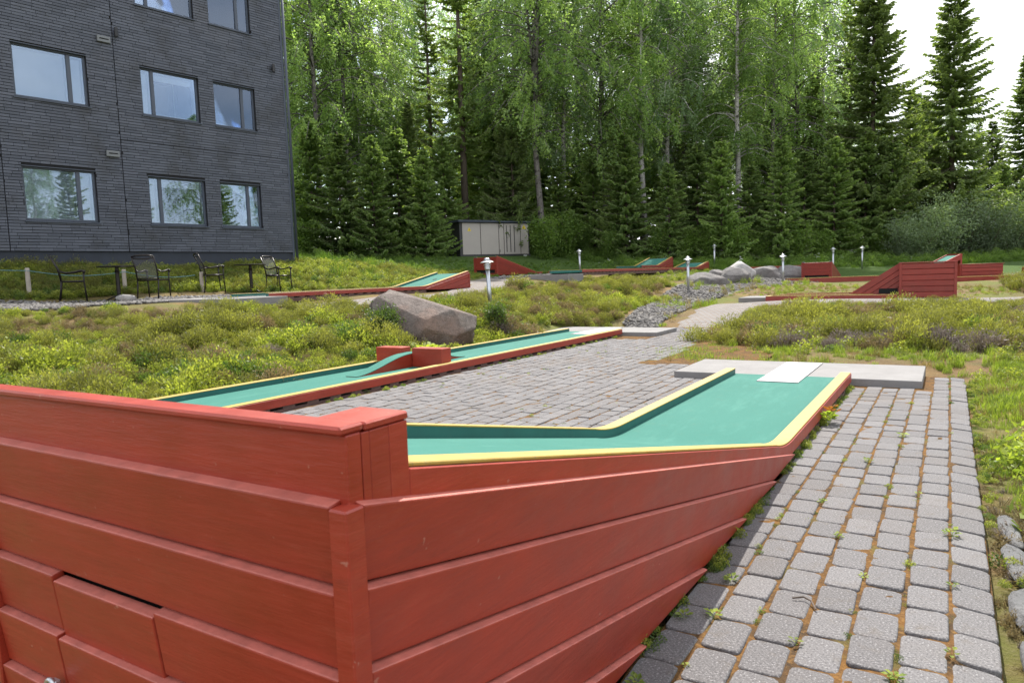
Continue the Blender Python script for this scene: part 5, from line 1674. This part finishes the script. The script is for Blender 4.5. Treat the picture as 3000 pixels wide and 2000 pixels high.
def scatter(name, label, cat, items, kind='stuff'):
    """items: list of (proto object, pts Nx3, yaw N, tilt Nx2, scale N)"""
    me = bpy.data.meshes.new(name)
    P = np.concatenate([i[1] for i in items]).astype(np.float32)
    rot = np.concatenate([np.column_stack([i[3], i[2]]) for i in items]).astype(np.float32)
    scl = np.concatenate([i[4] for i in items]).astype(np.float32)
    ids = np.concatenate([np.full(len(i[1]), k) for k, i in enumerate(items)]).astype(np.int32)
    me.vertices.add(len(P)); me.vertices.foreach_set('co', P.ravel())
    a = me.attributes.new('rot', 'FLOAT_VECTOR', 'POINT'); a.data.foreach_set('vector', rot.ravel())
    a = me.attributes.new('scl', 'FLOAT', 'POINT'); a.data.foreach_set('value', scl)
    a = me.attributes.new('idx', 'INT', 'POINT'); a.data.foreach_set('value', ids)
    o = link(name, me)
    ng = bpy.data.node_groups.new(name + '_scatter', 'GeometryNodeTree')
    ng.interface.new_socket('Geometry', in_out='INPUT', socket_type='NodeSocketGeometry')
    ng.interface.new_socket('Geometry', in_out='OUTPUT', socket_type='NodeSocketGeometry')
    gi = ng.nodes.new('NodeGroupInput'); go = ng.nodes.new('NodeGroupOutput')
    def named(nm, ty):
        nd = ng.nodes.new('GeometryNodeInputNamedAttribute'); nd.data_type = ty; nd.inputs[0].default_value = nm
        return [s for s in nd.outputs if s.enabled and s.name == 'Attribute'][0]
    ra, sa, ia = named('rot', 'FLOAT_VECTOR'), named('scl', 'FLOAT'), named('idx', 'INT')
    jn = ng.nodes.new('GeometryNodeJoinGeometry')
    e2r = ng.nodes.new('FunctionNodeEulerToRotation'); ng.links.new(ra, e2r.inputs[0])
    for k, it in enumerate(items):
        oi = ng.nodes.new('GeometryNodeObjectInfo'); oi.inputs[0].default_value = it[0]; oi.inputs[1].default_value = False
        cp = ng.nodes.new('FunctionNodeCompare'); cp.data_type = 'INT'; cp.operation = 'EQUAL'
        ins = [s for s in cp.inputs if s.enabled]
        ng.links.new(ia, ins[0]); ins[1].default_value = k
        ip = ng.nodes.new('GeometryNodeInstanceOnPoints')
        ng.links.new(gi.outputs[0], ip.inputs['Points'])
        ng.links.new(cp.outputs[0], ip.inputs['Selection'])
        ng.links.new(oi.outputs['Geometry'], ip.inputs['Instance'])
        ng.links.new(e2r.outputs[0], ip.inputs['Rotation'])
        ng.links.new(sa, ip.inputs['Scale'])
        ng.links.new(ip.outputs[0], jn.inputs[0])
    ng.links.new(jn.outputs[0], go.inputs[0])
    md = o.modifiers.new('scatter', 'NODES'); md.node_group = ng
    return tag(o, label, cat, None, kind)

srg = np.random.default_rng(99)
def vnoise(x, y, s, seed=0):
    r = np.random.default_rng(seed)
    out = np.zeros_like(x)
    for k in range(9):
        a = r.uniform(0, 6.28); f = s * r.uniform(0.6, 1.8)
        out += np.sin((np.cos(a) * x + np.sin(a) * y) * f + r.uniform(0, 6.28) + 0.8 * np.sin((np.sin(a) * x - np.cos(a) * y) * f * 0.7))
    return out / 4.5

def inpoly(x, y, poly):
    c = np.zeros(len(x), bool)
    n = len(poly)
    for i in range(n):
        x1, y1 = poly[i]; x2, y2 = poly[(i + 1) % n]
        t = ((y1 > y) != (y2 > y)) & (x < (x2 - x1) * (y - y1) / (y2 - y1 + 1e-12) + x1)
        c ^= t
    return c

LANES = [(-1.24, 0.6, 6.8, 0), (-5.14, 2.8, 11.0, 0), (-10.93, 8.5, 15.0, 0), (-15.7, 23.6, 31.3, 0), (-9.35, 18.1, 30.7, 0), (-10.6, 25.9, 29.7, 0), (-4.4, 29.8, 37.0, 0)]
def keepout(x, y):
    bad = rect_out(x, y, -5.72, 0.16, -3, 7.9) < 0.02
    bad |= (rect_out(x, y, -5.72, -3.25, 7.8, 12.6) < 0.05)
    for lx, y0, y1, _ in LANES:
        bad |= (np.abs(x - lx) < 0.57) & (y > y0) & (y < y1)
    bad |= rect_out(x, y, -6.18, -4.0, 10.98, 12.02) <= 0
    bad |= rect_out(x, y, -12.0, -9.85, 7.45, 8.58) <= 0
    # boulder, obstacles
    bad |= ((x + 6.55) ** 2 / 0.55 + (y - 8.33) ** 2 / 0.4) < 0.8
    bad |= (x > -4.6) & (x < 0.25) & (y > 17.6) & (y < 19.4)
    c, s = math.cos(R(24)), math.sin(R(24))
    lx = (x - 0.28) * c + (y - 26.1) * s; ly = -(x - 0.28) * s + (y - 26.1) * c
    bad |= (lx > -1.1) & (lx < 1.3) & (ly > -0.1) & (ly < 1.8)
    # building, cabinet
    bad |= seg_dist(x, y, [(-20.2, 29.2), (-18.4, 33.0)]) < 1.5
    bd = np.array([0.138, 0.990]); w_ = (x + 19.34) * bd[0] + (y - 9.265) * bd[1]; n_ = (x + 19.34) * bd[1] - (y - 9.265) * bd[0]
    bad |= (w_ < 7.3) & (n_ < 0.02)
    return bad

def sample(poly, dens):
    xs = [p[0] for p in poly]; ys = [p[1] for p in poly]
    A = (max(xs) - min(xs)) * (max(ys) - min(ys))
    n = int(A * dens)
    x = srg.uniform(min(xs), max(xs), n); y = srg.uniform(min(ys), max(ys), n)
    k = inpoly(x, y, poly) & ~keepout(x, y)
    return x[k], y[k]

def seg_dist(x, y, pts):
    d = np.full(len(x), 1e9)
    for (ax, ay), (bx, by) in zip(pts[:-1], pts[1:]):
        dx, dy = bx - ax, by - ay
        t = np.clip(((x - ax) * dx + (y - ay) * dy) / (dx * dx + dy * dy), 0, 1)
        d = np.minimum(d, np.hypot(x - ax - t * dx, y - ay - t * dy))
    return d
PATHS = [([(-3.75, 12.7), (-4.05, 14.5), (-4.3, 16.9), (-3.2, 17.2), (-1.2, 17.5), (1.0, 17.9), (4, 18.6)], 0.45), ([(-9.75, 9.0), (-9.75, 13.0), (-10.1, 15.8), (-11.5, 17.8), (-13.4, 20.8), (-14.2, 24)], 0.62),
         ([(-12.35, 8.5), (-12.35, 12.0), (-12.6, 16.0), (-14.0, 20.0)], 0.5), ([(-18.5, 1.5), (-15.2, 6.0), (-14.1, 9.0), (-13.7, 12.6)], 1.2), ([(-13.5, 5.2), (-12.0, 6.8), (-12.0, 9)], 0.9), ([(-5.1, 13.0), (-5.5, 15.5), (-5.9, 18.4)], 0.55), ([(-5.9, 18.4), (-6.1, 22.0)], 1.0), ([(-6.1, 22), (-5.9, 26.0), (-5.8, 31.0)], 1.9), ([(-13.6, 21.4), (-12.9, 24.5), (-12.8, 29)], 0.65)]
def offpath(x, y, slack=0.0):
    k = np.ones(len(x), bool)
    for pts, w in PATHS:
        k &= seg_dist(x, y, pts) > w - slack
    return k

def mixture(x, y, table, sc=(0.75, 1.25), zoff=0.0, tilt=0.18):
    """table: list of (key, weight array)"""
    n = len(x)
    Wt = np.stack([np.maximum(w if np.ndim(w) else np.full(n, w), 0) for _, w in table], 1)
    Wt = Wt ** 1.8
    Wt /= Wt.sum(1, keepdims=True) + 1e-9
    cum = np.cumsum(Wt, 1)
    ch = (srg.random(n)[:, None] > cum).sum(1).clip(0, len(table) - 1)
    z = gz(x, y) + zoff
    lump = np.clip(1.0 + 0.38 * vnoise(x, y, 3.2, 77), 0.55, 1.5)
    items = []
    for k, (key, _) in enumerate(table):
        ps = PR[key]
        sub = srg.integers(0, len(ps), n)
        for q, p in enumerate(ps):
            s = (ch == k) & (sub == q)
            if s.sum() == 0: continue
            m_ = int(s.sum())
            items.append((p, np.stack([x[s], y[s], z[s]], 1), srg.uniform(0, 6.28, m_), srg.normal(0, tilt, (m_, 2)), srg.uniform(sc[0], sc[1], m_) * lump[s]))
    return items

def jgrid(poly, sp):
    xs = [p[0] for p in poly]; ys = [p[1] for p in poly]
    gx_, gy_ = np.meshgrid(np.arange(min(xs), max(xs), sp), np.arange(min(ys), max(ys), sp))
    x = (gx_ + (np.arange(gx_.shape[0])[:, None] % 2) * sp * 0.5).ravel() + srg.normal(0, sp * 0.26, gx_.size)
    y = gy_.ravel() + srg.normal(0, sp * 0.26, gx_.size)
    k = inpoly(x, y, poly) & ~keepout(x, y) & offpath(x, y)
    return x[k], y[k]

# left heather bank
poly = [(-5.78, 1.0), (-5.80, 6.0), (-5.85, 10.4), (-6.3, 12.2), (-7.0, 12.4), (-8.9, 11.5), (-9.2, 9.2), (-9.6, 8.4), (-9.7, 7.3), (-10.3, 6.4), (-11.4, 5.7), (-12.4, 4.2), (-12.5, 0.5)]
x, y = jgrid(poly, 0.26)
n1, n2, n3 = vnoise(x, y, 1.3, 1), vnoise(x, y, 2.3, 2), vnoise(x, y, 3.0, 31)
k = n3 > -0.75; x, y, n1, n2 = x[k], y[k], n1[k], n2[k]
edge = np.clip((x + 6.4) / 0.5, 0, 1); crest = np.clip((-8.3 - x) / 1.2, 0, 1)
it = mixture(x, y, [('cg', 0.55 + 0.5 * n1), ('cb', 0.30 - 0.5 * n2 + 0.2 * n1), ('cy', 0.42 + 0.5 * n2 - 0.3 * n1 + 0.5 * edge), ('cl', 0.28 - 0.5 * n1), ('cd', 0.06 + 0.2 * n1 * n2)], (0.5, 1.05))
xf, yf = sample(poly, 55); k = offpath(xf, yf); xf, yf = xf[k], yf[k]
m2 = vnoise(xf, yf, 2.3, 2); e2 = np.clip((xf + 6.4) / 0.5, 0, 1)
it += mixture(xf, yf, [('bb', 0.45 + 0.4 * m2), ('lb', 0.3), ('hg', 0.35), ('hb', 0.25 - 0.3 * m2), ('gr', 0.12 + 0.4 * e2)], (0.3, 0.62))
for a_ in it: a_[4][:] *= 1 - 0.42 * np.clip((-8.3 - a_[1][:, 0]) / 1.2, 0, 1)
scatter('heather_bank', 'dense heather and bilberry covering the bank below the bistro chairs', 'heather', it)

# central slope
poly = [(-6.1, 12.0), (-5.6, 13.6), (-5.9, 16.5), (-6.4, 18.3), (-6.5, 20.2), (-7.4, 21.6), (-8.6, 21.5), (-8.75, 17.9), (-9.4, 16.6), (-9.3, 13.8), (-9.0, 11.2), (-7.0, 11.9)]
x, y = jgrid(poly, 0.28)
n1, n2, n3 = vnoise(x, y, 1.2, 3), vnoise(x, y, 2.2, 4), vnoise(x, y, 3.0, 32)
k = n3 > -0.7; x, y, n1, n2 = x[k], y[k], n1[k], n2[k]
it = mixture(x, y, [('cg', 0.55 + 0.5 * n1), ('cb', 0.34 + 0.4 * n1 - 0.3 * n2), ('cy', 0.45 - 0.5 * n1), ('cl', 0.25 - 0.3 * n2)], (0.5, 1.0))
xf, yf = sample(poly, 55); k = offpath(xf, yf); xf, yf = xf[k], yf[k]
m2 = vnoise(xf, yf, 2.2, 4)
it += mixture(xf, yf, [('bb', 0.4 - 0.3 * m2), ('gr', 0.35 + 0.4 * m2), ('hg', 0.3), ('hb', 0.2)], (0.3, 0.65))
for a_ in it: a_[4][:] *= 1 - 0.45 * np.clip((-7.9 - a_[1][:, 0]) / 0.8, 0, 1) * (a_[1][:, 1] > 16)
scatter('heather_slope', 'heather and bilberry slope below the long crest lane', 'heather', it)

# right mound
poly = [(-3.25, 10.3), (-3.35, 12.0), (-3.3, 14.0), (-3.5, 15.6), (-3.0, 16.3), (-1.2, 16.9), (0.4, 17.2), (3.5, 18.0), (7, 17.5), (7, 8.6), (3.0, 8.4), (0.9, 9.1), (-1.0, 9.5), (-2.3, 9.7)]
x, y = jgrid(poly, 0.29)
n1, n2, n3 = vnoise(x, y, 1.2, 5), vnoise(x, y, 2.1, 6), vnoise(x, y, 2.6, 33)
k = n3 > -0.55; x, y, n1, n2 = x[k], y[k], n1[k], n2[k]
bare = np.exp(-((x + 1.0) ** 2 / 1.2 + (y - 9.9) ** 2 / 0.5))
it = mixture(x, y, [('cg', 0.75 + 0.4 * n1), ('cb', 0.38 - 0.5 * n2), ('cy', 0.20 - 0.3 * n1 + 0.2 * n2), ('cl', 0.20 - 0.3 * n1), ('cd', 0.14 + 0.3 * n2 - 0.1 * n1 + 2.0 * bare)], (0.5, 1.15))
xf, yf = sample(poly, 45); k = offpath(xf, yf); xf, yf = xf[k], yf[k]
m2 = vnoise(xf, yf, 2.1, 6)
it += mixture(xf, yf, [('bb', 0.22 + 0.3 * m2), ('gr', 0.25), ('gd', 0.2 - 0.2 * m2), ('hg', 0.4), ('hb', 0.25), ('hd', 0.2 + 0.2 * m2)], (0.35, 0.75))
for a_ in it: a_[4][:] *= 1 - 0.45 * np.clip((a_[1][:, 1] - 14.0) / 1.5, 0, 1)
scatter('heather_mound', 'mixed olive and brown heather mound behind the broad tee slab', 'heather', it)
# bed right of the wedge obstacle
poly = [(1.6, 20.0), (1.2, 22.0), (1.8, 24.5), (9, 25.5), (9, 21.5), (4.0, 21.9)]
x, y = sample(poly, 30)
it = mixture(x, y, [('hg', 0.8), ('hb', 0.4), ('bb', 0.1), ('gd', 0.2)], (0.9, 1.4))
poly2 = [(-5.5, 19.8), (-5.0, 22.5), (-4.4, 24.5), (-2.2, 25), (2.0, 21.8), (1.2, 19.6), (-3.6, 19.6)]
x, y = sample(poly2, 22)
it += mixture(x, y, [('gr', 0.5), ('gd', 0.5), ('bb', 0.15)], (0.3, 0.7))
scatter('heather_bed', 'sparse heather and dry grass around the wedge obstacle', 'heather', it)

# bank between chairs and building
poly = [(-16.7, 7.0), (-16.35, 9.5), (-15.9, 12.0), (-14.9, 14.2), (-13.4, 16.5), (-14.6, 21.0), (-18.0, 21), (-18.3, 16.4), (-19.35, 9.2), (-20.4, 2), (-18.0, 4.0), (-17.0, 6.2)]
x, y = sample(poly, 70)
k = offpath(x, y); x, y = x[k], y[k]
n1 = vnoise(x, y, 1.2, 7)
lit = np.clip((y - 8) / 6, 0, 1)
it = mixture(x, y, [('bb', 0.55 + 0.3 * n1), ('lb', 0.30 - 0.2 * n1), ('gr', 0.35), ('hg', 0.18 - 0.2 * n1), ('gm', 0.02)], (0.5, 0.95))
scatter('bilberry_bank', 'bright green bilberry bank at the foot of the brick building', 'shrubs', it)

# meadow towards the forest
poly = [(-17.0, 18.5), (-14.8, 23.5), (-14.8, 31.0), (-11.5, 31), (-8.3, 31.2), (-8.0, 34), (-3, 38), (4, 44), (12, 52), (4, 60), (-12, 48), (-22, 40), (-32, 33), (-32, 24), (-21, 18)]
x, y = sample(poly, 14)
dist = np.hypot(x, y)
n1 = vnoise(x, y, 0.8, 8)
it = mixture(x, y, [('gm', 0.7), ('um', 0.30 + 0.3 * n1 + np.clip((dist - 38) / 8, 0, 1)), ('fl', 0.05 + 0.12 * np.exp(-((x + 13) ** 2 + (y - 32) ** 2) / 16))], (0.35, 0.7))
for q_ in range(len(it)):
    a_ = it[q_]; nearc = (np.hypot(a_[1][:, 0] + 18, a_[1][:, 1] - 27) < 7.0)
    a_[4][nearc] *= 0.45
scatter('meadow', 'long green meadow grass and undergrowth in front of the forest', 'grass', it)
poly = [(-8.8, 21.6), (-7.6, 22), (-8.3, 27), (-8.5, 31), (-8.75, 31)]
x, y = sample(poly, 30)
xx, yy = sample([(-17.2, 17), (-14.3, 20.5), (-15.2, 24), (-16.6, 26), (-18.5, 22)], 30)
x = np.concatenate([x, xx]); y = np.concatenate([y, yy])
it = mixture(x, y, [('gr', 0.6), ('bb', 0.3), ('gd', 0.2)], (0.4, 0.7))
scatter('grass', 'short grass between the far lanes', 'grass', it)

# near grass: around the tee slab and to the right of the walkway
poly = [(-3.15, 7.85), (-3.5, 9.0), (-3.35, 10.4), (-2.2, 9.8), (-0.6, 9.4), (0.9, 9.2), (3.2, 8.6), (5.0, 7.5), (4.2, 4.0), (2.4, 2.0), (1.6, 0.8), (0.36, 0.8), (0.42, 3.0), (0.22, 4.2), (0.19, 7.5), (-0.1, 7.82), (-2.4, 7.82)]
x, y = sample(poly, 260)
n1 = vnoise(x, y, 2.2, 9); n2 = vnoise(x, y, 4.0, 10)
left = np.exp(-((x + 3.2) ** 2 / 0.18 + (y - 9.1) ** 2 / 1.2))
backs = (y > 7.8) & (x < 0.4)
dens = np.where(backs, 0.20 + 0.28 * n2 + 1.2 * left, 0.75 + 0.4 * n1)
front = (x > 0.2) & (y < 4.3)
dens = np.where(front, 0.42 + 0.3 * n1 + np.clip((x - 0.6) * 0.9, 0, 0.6), dens)
k = srg.random(len(x)) < dens
x, y, n1, n2, left, front = x[k], y[k], n1[k], n2[k], left[k], front[k]
leafy = np.exp(-((x - 0.72) ** 2 / 0.12)) * (y < 4.8)
it = mixture(x, y, [('gr', 0.9 + 0.2 * n2 + 2 * left), ('gd', 0.40 - 0.3 * n1 - left), ('wl', 0.02 + 2.6 * leafy), ('bb', 0.10 + 0.2 * (x > 0.5)), ('lb', 0.05)], (0.32, 0.66))
scatter('grass', 'short yellow green grass around the broad tee slab and walkway', 'grass', it)

# gravel stones
def pathpts(pts, wid, n):
    P = np.array(pts); seg = np.diff(P, axis=0); L = np.linalg.norm(seg, axis=1); cum = np.concatenate([[0], np.cumsum(L)])
    t = srg.uniform(0, cum[-1], n); i = np.clip(np.searchsorted(cum, t) - 1, 0, len(seg) - 1)
    f = (t - cum[i]) / L[i]
    p = P[i] + seg[i] * f[:, None]
    nn = np.stack([seg[i][:, 1], -seg[i][:, 0]], 1) / L[i][:, None]
    w = np.interp(t / cum[-1], np.linspace(0, 1, len(wid)), wid)
    return (p + nn * (srg.uniform(-0.5, 0.5, n) * w * 1.05)[:, None]).T
gs = []
for pts, wid, n, s in (([(-18.5, 1.5), (-15.2, 6.0), (-14.1, 9.0), (-13.7, 12.6)], [1.8, 3.0, 2.8, 1.6], 4200, (.018, .042)), ([(-13.6, 5.3), (-12.2, 6.6), (-11.9, 7.5)], [0.9, 1.8, 1.2], 1100, (.018, .04)), ([(-5.1, 13.0), (-5.5, 15.5), (-5.9, 18.4), (-6.1, 22.0), (-5.9, 26.0), (-5.8, 31.0)], [0.7, 1.1, 1.4, 2.4, 4.0, 4.0], 6500, (.014, .042)), ([(-13.6, 21.4), (-12.9, 24.5), (-12.8, 29)], [1.2, 1.6, 1.6], 1500, (.025, .06))):
    x, y = pathpts(pts, wid, n)
    k = ~keepout(x, y)
    gs += mixture(x[k], y[k], [('st', 1.0)], s, 0.022, 0.5)
scatter('gravel_stones', 'loose grey gravel stones on the gravel beds', 'gravel', gs)
# tufts growing through the gravel
x, y = pathpts([(-5.1, 13.0), (-5.5, 15.5), (-5.9, 18.4), (-6.1, 22.0), (-5.9, 26.0)], [0.9, 1.5, 1.8, 2.8, 4.2], 260)
k = (~keepout(x, y)) & (vnoise(x, y, 2.0, 12) > -0.05); x, y = x[k], y[k]
it = mixture(x, y, [('gr', 0.7), ('gd', 0.5), ('bb', 0.2)], (0.6, 1.1), 0.02)
scatter('grass', 'grass tufts sprouting through the gravel bed', 'grass', it)

xl = srg.uniform(0.17, 0.62, 420); yl = srg.uniform(0.8, 5.2, 420)
itl = mixture(xl, yl, [('gd', 0.6), ('hb', 0.5), ('hd', 0.2), ('lb', 0.2)], (0.14, 0.34), -0.005, 0.6)
scatter('leaf_litter', 'brown litter and dry stems along the outer walkway edge', 'litter', itl)
xl = np.concatenate([srg.uniform(0.31, 0.50, 40), srg.uniform(0.36, 0.75, 70), srg.uniform(0.3, 0.5, 26)]); yl = np.concatenate([srg.uniform(1.2, 2.6, 40), srg.uniform(2.3, 4.2, 70), srg.uniform(3.8, 5.0, 26)])
itl = mixture(xl, yl, [('wl', 1.0), ('bb', 0.25)], (0.42, 0.85), 0.0, 0.3)
scatter('leafy_edge_plants', 'bright yellow green leafy plants beyond the walkway edge stones', 'plants', itl)
# moss and seedlings in the paving edges (uncountable rows of tiny growth)
x = np.concatenate([np.full(230, -0.70) + srg.normal(0, 0.012, 230), np.full(150, -4.585) + srg.normal(0, 0.02, 150), srg.uniform(0.15, 0.24, 200)])
y = np.concatenate([srg.uniform(0.9, 6.7, 230), srg.uniform(4.0, 10.8, 150), srg.uniform(0.9, 7.5, 200)])
k = vnoise(x * 3, y, 3.0, 14) > -0.25
x, y = x[k], y[k]
n = len(x)
it = []
for key, w in (('lb', 0.35), ('gr', 0.35), ('bb', 0.3)):
    s = srg.random(n) < w
    m_ = int(s.sum())
    it.append((PR[key][0], np.stack([x[s], y[s], np.where(x[s] > 0, -0.05, -0.004)], 1), srg.uniform(0, 6.28, m_), srg.normal(0, .2, (m_, 2)), srg.uniform(0.10, 0.24, m_)))
scatter('edge_weeds', 'fine weeds lining the edges of the paving', 'weeds', it)
# tiny green growth in joints
nj = 200
ci = srg.integers(0, 7, nj)
x = -0.582 + ci * PW + srg.normal(0, 0.006, nj); y = srg.uniform(1.0, 7.4, nj)
k = (vnoise(x * 4, y * 1.0, 2.6, 15) > 0.15) | (srg.random(nj) < 0.12)
xj, yj = x[k], y[k]
x = srg.uniform(-4.5, -1.9, 520); y = 3.0 + srg.integers(5, 52, 520) * PL + 0.09
k = (vnoise(x, y, 2.0, 16) > 0.25) & (y < 12) & ~((y > 6.7) & (x > -2.35) & (y < 7.8)) & ~((y > 7.8) & (x > -3.1))
xj = np.concatenate([xj, x[k]]); yj = np.concatenate([yj, y[k]])
n = len(xj); it = []
sel = srg.integers(0, 3, n)
for q, key in enumerate(('gr', 'bb', 'lb')):
    s = sel == q; m_ = int(s.sum())
    it.append((PR[key][0], np.stack([xj[s], yj[s], np.full(m_, -0.012)], 1), srg.uniform(0, 6.28, m_), srg.normal(0, .25, (m_, 2)), srg.uniform(0.07, 0.16, m_)))
scatter('joint_weeds', 'tiny weeds growing in the paving joints', 'weeds', it)

# ------------------------------------------------------------------ single weeds one can count
def weed_mesh(seed, n=9, size=0.022, red=False):
    rg = np.random.default_rng(seed)
    V, Fq, RN = [], [], []
    for i in range(n):
        az = i * 2.4 + rg.uniform(-.3, .3); q = rg.uniform(0.3, 1.0) * size * 1.6; z = rg.uniform(0.4, 1.6) * size * 0.8
        d = np.array([math.cos(az), math.sin(az), rg.uniform(-0.1, 0.6)]); d /= np.linalg.norm(d)
        s_ = np.cross(d, [0, 0, 1]); s_ /= np.linalg.norm(s_)
        up = np.cross(s_, d)
        c = np.array([math.cos(az) * q * 0.5, math.sin(az) * q * 0.5, z])
        L = size * rg.uniform(0.8, 1.5); w = L * 0.36
        b = len(V)
        V += [c, c + d * L * .5 + s_ * w + up * L * .1, c + d * L, c + d * L * .5 - s_ * w + up * L * .1, c + d * L * .55 - up * L * 0.06]
        Fq += [(b, b + 1, b + 4), (b + 1, b + 2, b + 4), (b + 2, b + 3, b + 4), (b + 3, b, b + 4)]
        RN += [rg.random()] * 5
        V += [np.array([0, 0, -0.01]), np.array([0.0015, 0, -0.01]), c + s_ * 0.0007, c - s_ * 0.0007]
        Fq += [(b + 5, b + 6, b + 7, b + 8)]
        RN += [0.2] * 4
    return new_mesh('weed', [tuple(p) for p in V], Fq, 'weed_leaf', False, RN)
WM = [weed_mesh(s, n, z) for s, n, z in ((1, 8, .020), (2, 11, .024), (3, 14, .030), (4, 7, .018))]
MATS['weed_red'] = mk_leaf('reddish_leaf', (0.16, 0.075, 0.022), (0.36, 0.17, 0.035), 0.45, 0.2, tcol=(1.2, 0.9, 0.5))
wsp = [(-0.575, 1.75), (-0.585, 2.05), (-0.605, 2.32), (-0.465, 2.15), (-0.345, 2.0), (-0.225, 1.72), (-0.10, 1.93), (0.026, 2.12), (-0.10, 1.45), (0.03, 1.38), (-0.345, 2.9), (-0.46, 3.3), (-0.225, 2.55), (0.027, 2.6), (0.026, 3.1), (-0.10, 3.6), (-0.585, 3.0), (-0.345, 4.1), (-0.22, 4.8), (-0.45, 5.4), (0.03, 5.0), (-0.66, 2.0), (-0.655, 1.6), (-0.22, 1.35), (-0.345, 1.55)]
for k, (x, y) in enumerate(wsp):
    o = link('weed', WM[k % 4], None, (x, y, -0.004), k * 1.3)
    o.scale = [0.42 + 0.35 * ((k * 37) % 10) / 10] * 3
    tag(o, 'small green weed sprouting from a joint in the walkway paving', 'weed', 'weeds in the walkway paving')
o = link('weed', weed_mesh(9, 26, .038), None, (-0.66, 5.0, -0.004), 0.4); o.scale = (1, 1, 1.7)
tag(o, 'bigger leafy weed against the side board of the near lane', 'weed')
rw = weed_mesh(10, 14, .034); rw.materials.clear(); rw.materials.append(MATS['weed_red'])
o = link('weed', rw, None, (-0.655, 5.08, 0.045), 1.4); o.scale = (1, 1, 1.5)
tag(o, 'reddish orange leaves on the weed beside the near lane', 'weed')
# fern by the boulder
def fern():
    rg = np.random.default_rng(4); C, U, V_, A, B, RN = [], [], [], [], [], []
    for i in range(11):
        az = i * 0.6 + rg.uniform(-.2, .2); L = rg.uniform(.32, .48)
        for j in range(26):
            s = j / 26
            p = np.array([math.cos(az) * L * s * .75, math.sin(az) * L * s * .75, L * (1.05 * s - .55 * s * s)])
            t = np.array([math.cos(az) * .75, math.sin(az) * .75, 1.05 - 1.1 * s]); t /= np.linalg.norm(t)
            sd_ = np.array([-math.sin(az), math.cos(az), 0])
            for q in (-1, 1):
                l = 0.075 * math.sin(math.pi * min(1, s * .9 + .12)) + .006
                d = sd_ * q * .9 + t * .45; d /= np.linalg.norm(d)
                n_ = np.cross(d, np.cross(sd_, t)); n_ /= np.linalg.norm(n_)
                C.append(p + d * l * .5); U.append(d); V_.append(n_); A.append(l * .5); B.append(.009); RN.append(.5 + .5 * rg.random())
    Vv, _ = diamonds(np.array(C), np.array(U), np.array(V_), np.array(A), np.array(B))
    return leaves_mesh('fern', [(Vv, np.array(RN))], 'weed_leaf')
fx, fy = -6.0, 7.55
tag(link('fern', fern(), None, (fx, fy, g1(fx, fy) - 0.02)), 'light green fern in front of the brown boulder', 'fern')
for k, (x, y, kk, h, lb) in enumerate(((-6.72, 7.55, 'bush_leaf', .5, 'dark low shrub growing against the left side of the brown boulder'), (-6.3, 9.75, 'bush_leaf', .45, 'dark green shrub under the garden lamp right of the boulder'))):
    st_, fo_ = bush(60 + k, h, 'lingon_leaf', 26, 0.95, 0.016, 0.9)
    r = empty('shrub', (x, y, g1(x, y)), 0, lb, 'shrub')
    link('stems', st_, r); link('foliage', fo_, r)
# bent twig lying on the paving
o = MB().tube([(-0.40, 2.27, 0.006), (-0.37, 2.285, 0.010), (-0.345, 2.27, 0.008), (-0.325, 2.225, 0.005)], 0.0028, 6).build('twig', 'spruce_bark', None)
tag(o, 'small bent grey twig lying on the walkway paving', 'twig')
